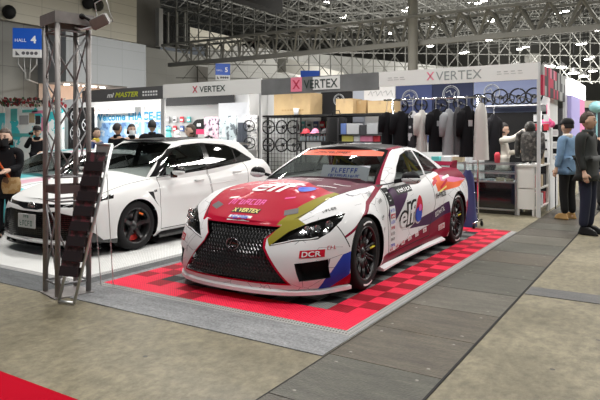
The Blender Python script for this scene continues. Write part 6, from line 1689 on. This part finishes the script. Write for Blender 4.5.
def hand_geo(b, wrist, d, n, mi=0, curl=.5, L_=.17, side=1):
    """palm and five bent fingers; d = forearm direction, n = palm normal"""
    d = Vector(d).normalized(); n = Vector(n); n = (n - d * n.dot(d)).normalized(); s = d.cross(n) * side
    w_ = Vector(wrist)
    b.tube([w_ - d * .02, w_ + d * .02, w_ + d * .06, w_ + d * .085], [.026, .032, .040, .034], 10, mi, r2=None)
    for k, (off, ln) in enumerate(((-.030, .070), (-.010, .080), (.011, .074), (.030, .058))):
        p = w_ + d * .08 + s * off; dd = d.copy(); pts = [p - d * .02]; 
        for j in range(3):
            pts.append(pts[-1] + dd * (ln * (.45, .32, .26)[j] + (.02 if j == 0 else 0))); dd = (dd + n * curl).normalized()
        b.tube(pts, [.0095, .009, .0085, .007], 8, mi)
    p = w_ + d * .03 - s * .028; dd = (d * .7 - s * .7 + n * .2).normalized()
    b.tube([p, p + dd * .04, p + dd * .04 + (dd + d).normalized() * .035], [.012, .011, .008], 8, mi)
def remesh(vs, fs, vox):
    me = bpy.data.meshes.new('r'); me.from_pydata(vs, [], fs); o = bpy.data.objects.new('r', me); COL.objects.link(o)
    md = o.modifiers.new('r', 'REMESH'); md.mode = 'VOXEL'; md.voxel_size = vox; md.use_smooth_shade = True
    sm = o.modifiers.new('m', 'SMOOTH'); sm.factor = .5; sm.iterations = 2
    dg = bpy.context.evaluated_depsgraph_get(); m2 = bpy.data.meshes.new_from_object(o.evaluated_get(dg))
    bpy.data.objects.remove(o); bpy.data.meshes.remove(me); return m2
def person(label, loc, rz, H=1.70, top=None, top_c=None, leg_c=None, shoe_c=None, hair=None, hair_len=0, arms='down', turn=0, tilt=0, mask=None, hat=None, glasses=False, coat=False, skin=None, wide=1.0, lean=0):
    k = H / 1.72; root = thing('person', label, 'person', loc, rz); V = lambda x, y, z: Vector((x * k, (y - lean * max(0, z - .95)) * k, z * k))
    A = {'down': [(.215, .02, 1.13), (.235, -.05, .88)], 'front': [(.22, .0, 1.14), (.13, -.24, 1.10)], 'camera': [(.24, -.10, 1.22), (.10, -.22, 1.50)], 'reach': [(.24, -.26, 1.42), (.18, -.48, 1.62)], 'work': [(.22, -.05, 1.12), (.14, -.32, 1.16)], 'point': [(.24, -.06, 1.16), (.25, -.36, 1.20)]}
    if isinstance(arms, str): arms = (arms, arms)
    J = {}
    pts = [V(0, 0, .94), V(0, 0, 1.06), V(0, 0, 1.26), V(0, .01, 1.42), V(0, -.005, 1.50)]
    bt = [(.155, .10), (.140, .095), (.165, .11), (.085, .075), (.055, .055)]
    tp = pts[:4] + []; 
    E1 = [(0, 1), (1, 2), (2, 3), (3, 4)]; P1 = list(pts); R1 = [tuple(c * k for c in r_) for r_ in bt]
    wr = []
    for sg, am in ((1, arms[0]), (-1, arms[1])):
        e, w2 = A[am]; i0 = len(P1)
        P1 += [V(sg * .165, .01, 1.39), V(sg * e[0], e[1], e[2]), V(sg * w2[0], w2[1], w2[2])]; R1 += [(.058 * k,) * 2, (.044 * k,) * 2, (.029 * k,) * 2]
        E1 += [(3, i0), (i0, i0 + 1), (i0 + 1, i0 + 2)]; wr.append((P1[i0 + 1], P1[i0 + 2], sg))
    la = len(P1)
    for sg in (1, -1):
        i0 = len(P1)
        P1 += [V(sg * .085, 0, .86), V(sg * .095, -.015, .49), V(sg * .10, .02, .10)]; R1 += [(.085 * k,) * 2, (.058 * k,) * 2, (.040 * k,) * 2]
        E1 += [(0, i0), (i0, i0 + 1), (i0 + 1, i0 + 2)]
    hc = V(0, -.015, 1.605)
    vs, fs = skin_mesh([tuple(p) for p in P1], E1, [(r_[0] * .95, r_[1] * .95) for r_ in R1])
    b = MB(); b.add(vs, fs)
    M0 = head_geo(b, hc, tilt, turn)
    for (e, w2, sg) in wr: hand_geo(b, w2, w2 - e, (-sg, 0, 0) if arms[0 if sg > 0 else 1] == 'down' else (0, 0, -1), side=sg, curl=.45)
    for sg in (1, -1): b.tube([V(sg * .10, .05, .05), V(sg * .105, -.08, .04), V(sg * .11, -.15, .03)], [.035, .035, .025], 8)
    me = remesh(b.v, b.f, .0085); me.materials.clear(); me.materials.append(skin or SKIN)
    bo = bpy.data.objects.new('body', me); COL.objects.link(bo); bo.parent = root
    # clothes
    n5 = 4
    tp = P1[:4]; tr_ = [((.185 if coat else .178) * wide, .128), ((.170) * wide, .122), ((.190) * wide, .135), (.105, .095)]
    Pj = list(tp); Rj = [(a_ * k, c * k) for a_, c in tr_]; Ej = [(0, 1), (1, 2), (2, 3)]
    if coat: Pj.append(V(0, 0, .62)); Rj.append((.20 * k * wide, .14 * k)); Ej.append((0, 4))
    else: Pj.append(V(0, 0, .80)); Rj.append((.182 * k * min(wide, 1.15), .13 * k)); Ej.append((0, 4))
    for (e, w2, sg) in wr:
        i0 = len(Pj); Pj += [V(sg * .17 * wide, .01, 1.385), e, w2.lerp(e, .08)]; Rj += [(.078 * k,) * 2, (.066 * k,) * 2, (.048 * k,) * 2]; Ej += [(3, i0), (i0, i0 + 1), (i0 + 1, i0 + 2)]
    vs, fs = skin_mesh([tuple(p) for p in Pj], Ej, Rj, 2)
    b = MB(); b.add(vs, fs, 0, None, True); b.build('jacket', top, root, weld=False)
    b = MB(); b.lathe([(.075 * k, 1.40 * k), (.085 * k, 1.45 * k), (.070 * k, 1.485 * k), (.062 * k, 1.47 * k)], 20, 0, Tm(0, (-.005 - lean * .5) * k, 0)); b.build('collar', top_c or top, root)
    lg = [V(0, 0, .93)]; rl = [(.125 * k, .095 * k)]; el = []
    for sg in (1, -1):
        i0 = len(lg); lg += [V(sg * .085, 0, .84), V(sg * .095, -.015, .49), V(sg * .10, .02, .09)]; rl += [(.105 * k,) * 2, (.078 * k,) * 2, (.066 * k,) * 2]; el += [(0, i0), (i0, i0 + 1), (i0 + 1, i0 + 2)]
    vs, fs = skin_mesh([tuple(p) for p in lg], el, rl, 2)
    b = MB(); b.add(vs, fs, 0, None, True); b.build('trousers', leg_c, root, weld=False)
    for sg in (1, -1):
        b = MB()
        def SP(u, v):
            a = u * 2 * PI; z = v; L2 = .145; 
            y = -.05 - L2 * math.sin(a) * (1 - .25 * v); x = .048 * math.cos(a) * (1 - .3 * v)
            zz_ = (.005 + .105 * v * (1 - .45 * sst(0, 1, math.sin(a)))) 
            return V(sg * .105 + x, y, zz_)
        b.grid(SP, 20, 6, 0, None, True, True); b.add([SP(i / 20, 1) for i in range(20)], [tuple(range(20))], 0, None, True); b.add([SP(i / 20, 0) for i in range(20)], [tuple(range(20))])
        b.build('shoe', shoe_c or M_black, root)
    # hair, eyes and so on ride on the head frame
    hm = hair or HAIRB
    b = MB()
    def HP(u, v):
        a = u * 2 * PI; lo = -.25 if hair_len == 0 else -.55
        e = lo + (PI / 2 - lo) * v
        x, y, z = math.cos(e) * math.cos(a), math.cos(e) * math.sin(a), math.sin(e)
        f = 1.0
        if y < 0 and z < .52: f = .86          # open face
        j = 1 + .02 * math.sin(a * 9) * math.sin(e * 7)
        return (x * .086 * f * j, (y * .106 + .008) * (f if y < 0 else 1) * j, z * .129 * j + .004)
    b.grid(HP, 36, 20, 0, M0, True, True)
    if hair_len: b.grid(lambda u, v: ((.088 + .012 * v) * math.cos(PI * u), .02 + .085 * math.sin(PI * u), .03 - (.10 + hair_len) * v), 20, 8, 0, M0)
    b.build('hair', hm, root)
    for s_ in (1, -1): b = MB(); b.ball((s_ * .030, -.083, .010), .013, .006, .007, 10, 0, M0); b.tube([M0 @ Vector((s_ * .016, -.092, .032)), M0 @ Vector((s_ * .045, -.082, .034))], .003, 5); b.build('eye', EYE, root)
    if not mask:
        b = MB(); b.ball((0, -.092, -.058), .024, .006, .007, 10, 0, M0); b.build('mouth', LIP, root)
    else:
        b = MB(); b.grid(lambda u, v: (.068 * math.sin((u - .5) * 2.6), -.102 * math.cos((u - .5) * 2.2) - .016 * math.exp(-((u - .5) / .2) ** 2) * math.sin(PI * min(1, v + .1)), -.105 + .10 * v), 16, 8, 0, M0); b.build('face_mask', mask, root)
    if glasses:
        b = MB()
        for s_ in (1, -1): b.tube([M0 @ Vector((s_ * .032 + .022 * math.cos(t), -.102, .010 + .017 * math.sin(t))) for t in np.linspace(0, 2 * PI, 14, endpoint=False)], .002, 4, closed=True); b.tube([M0 @ Vector((s_ * .054, -.1, .012)), M0 @ Vector((s_ * .080, .0, .01))], .002, 4)
        b.tube([M0 @ Vector((-.010, -.104, .014)), M0 @ Vector((.010, -.104, .014))], .002, 4); b.build('glasses', M_black, root)
    if hat:
        b = MB()
        b.grid(lambda u, v: (.093 * math.cos(u * 2 * PI) * math.cos(v * PI / 2) ** .6, .112 * math.sin(u * 2 * PI) * math.cos(v * PI / 2) ** .6 + .005, .045 + .10 * math.sin(v * PI / 2)), 24, 8, 0, M0, True, True)
        b.grid(lambda u, v: ((u - .5) * .15, -.09 - .07 * v * (1 - (u * 2 - 1) ** 2 * .5), .048 - .01 * v), 10, 4, 0, M0); b.build('hat', hat, root)
    return root, M0, wr
def pl(px, d): p = at_D(px, 136, d); return (p.x, p.y, 0)
TOCAM = YA              # facing the photo's viewpoint (local -y)
blk = mat('black_jacket_cloth', (.010, .010, .012), .85, spec=.15); ngr = mat('dark_green_black_cloth', (.018, .021, .020), .8); nav = mat('navy_trousers', (.012, .016, .04), .8); den = mat('faded_denim', (.16, .27, .42), .85, vary=.15, vscale=12); crm = mat('cream_fleece', (.62, .58, .52), .9); wmk = mat('white_mask', (.75, .77, .8), .7); tanb = mat('tan_boots', (.42, .25, .09), .7); yel = mat('yellow_vest', (.7, .55, .05), .6); blus = mat('navy_blue_shirt', (.03, .05, .15), .7)
gtr = mat('dark_grey_trousers', (.03, .03, .033), .8)
FL = .005
def at_feet(px, d, z=0):
    p = pl(px, d); return (p[0], p[1], z)
# visitor in black with a mask, far left
w_, M0, wr = person('person in a loose black coat and black face mask with orange strap bag', at_feet(5, 8.25, FL), TOCAM + .12, 1.52, top=blk, leg_c=blk, hair=HAIRBR, arms=('front', 'front'), mask=M_black, coat=True, wide=1.32, hair_len=.03, skin=SKIN2)
b = MB(); b.tube([(-.16, .02, 1.27), (-.10, -.12, 1.20), (.02, -.19, 1.02), (.14, -.22, .86)], .032, 6, r2=.006); b.tube([(-.16, .02, 1.27), (-.05, .14, 1.1), (.14, .10, .86)], .020, 6, r2=.006); 
o = b.build('bag_strap', mat('orange_strap', (.80, .13, .02), .6)); 
root = thing('shoulder_bag', 'brown and tan shoulder bag with a bright orange strap worn by the masked person', 'bag', w_.location, w_.rotation_euler.z); o.parent = root
b = MB(); b.grid(lambda u, v: (.17 + .13 * math.cos(u * 2 * PI) * (1 - .2 * (v * 2 - 1) ** 2), -.25 + .05 * math.sin(u * 2 * PI), .66 + .22 * v), 18, 7, 0, None, True, True); b.build('bag_body', blot_mat('tan_brown_patch', (.12, .06, .03), (.35, .20, .07), (.45, .30, .14), 9), root)
# photographer in the booth at far left
w_, M0, wr = person('person in black with a cap raising a camera in front of the cyan wall', at_feet(37, 14, 0), TOCAM + .3, 1.66, top=blk, leg_c=gtr, arms=('front', 'camera'), hat=M_black, skin=SKIN)
root = thing('camera', 'small black camera held up by the person at the cyan wall', 'camera', w_.location, w_.rotation_euler.z)
b = MB(); hp = wr[1][1] + Vector((.0, -.06, .06)); b.box(hp.x - .05, hp.x + .05, hp.y - .02, hp.y + .02, hp.z - .03, hp.z + .03); b.build('camera_body', M_black, root)
b = MB(); b.lathe([(0, 0), (.024, 0), (.026, -.04), (.0, -.04)], 12, 0, Tm(hp.x, hp.y - .02, hp.z) @ Rm(-PI / 2, 'X')); b.build('camera_lens', M_black, root)
# visitors in front of the MASTER booth
person('person in navy with a yellow collar left of the group at the blue poster', at_feet(96, 13.7), TOCAM + 1.1, 1.62, top=blus, top_c=yel, leg_c=gtr, arms=('front', 'point'), skin=SKIN2)
person('black-haired person in a black jacket seen from behind, left of the white-masked person', at_feet(117, 13.0), TOCAM + PI - .5, 1.72, top=blk, leg_c=gtr, arms='front')
person('person in a white face mask between two black-haired people behind the white car', at_feet(131.5, 13.1), TOCAM + .55, 1.70, top=blk, leg_c=gtr, arms='front', mask=wmk, hair_len=.02, skin=SKIN2)
person('broad person in black seen from behind, right of the white-masked person', at_feet(152, 12.6), TOCAM + PI + .15, 1.78, top=blk, leg_c=gtr, arms='front', wide=1.25)
person('person with brown hair in a black jacket looking left inside the white booth', at_feet(191, 11.75), TOCAM - 1.0, 1.66, top=blk, leg_c=gtr, hair=HAIRBR, arms='front', hair_len=.05, skin=SKIN2)
# staff member dressing the torso form
person('staff member in a cream fleece and glasses reaching towards the torso form', at_feet(503, 11.75), TOCAM + 1.05, 1.69, top=crm, leg_c=gtr, hair=HAIRB, arms=('work', 'reach'), glasses=True, turn=.1, hair_len=.04, skin=SKIN2, tilt=.1)
# two visitors at the right
p = at_G(568, 219.5)
person('person in a faded denim jacket, black trousers and tan boots with their back turned', (p.x, p.y, FL), TOCAM + PI + .5, 1.72, top=den, top_c=crm, leg_c=M_black, shoe_c=tanb, hat=M_black, arms=('down', 'down'), wide=1.05)
p = at_G(587.5, 234)
person('person in a black zipped jacket and navy trousers at the right edge, facing right', (p.x, p.y, 0), TOCAM + .75, 1.79, top=ngr, leg_c=nav, hair=HAIRBR, arms='down', turn=.15, wide=1.28, skin=SKIN)
p = at_D(606, 136, 11.5)
person('person in a dark jacket at the very right edge behind the zipped jacket', (p.x, p.y, 0), TOCAM - .6, 1.70, top=blk, leg_c=gtr, hair=HAIRB)
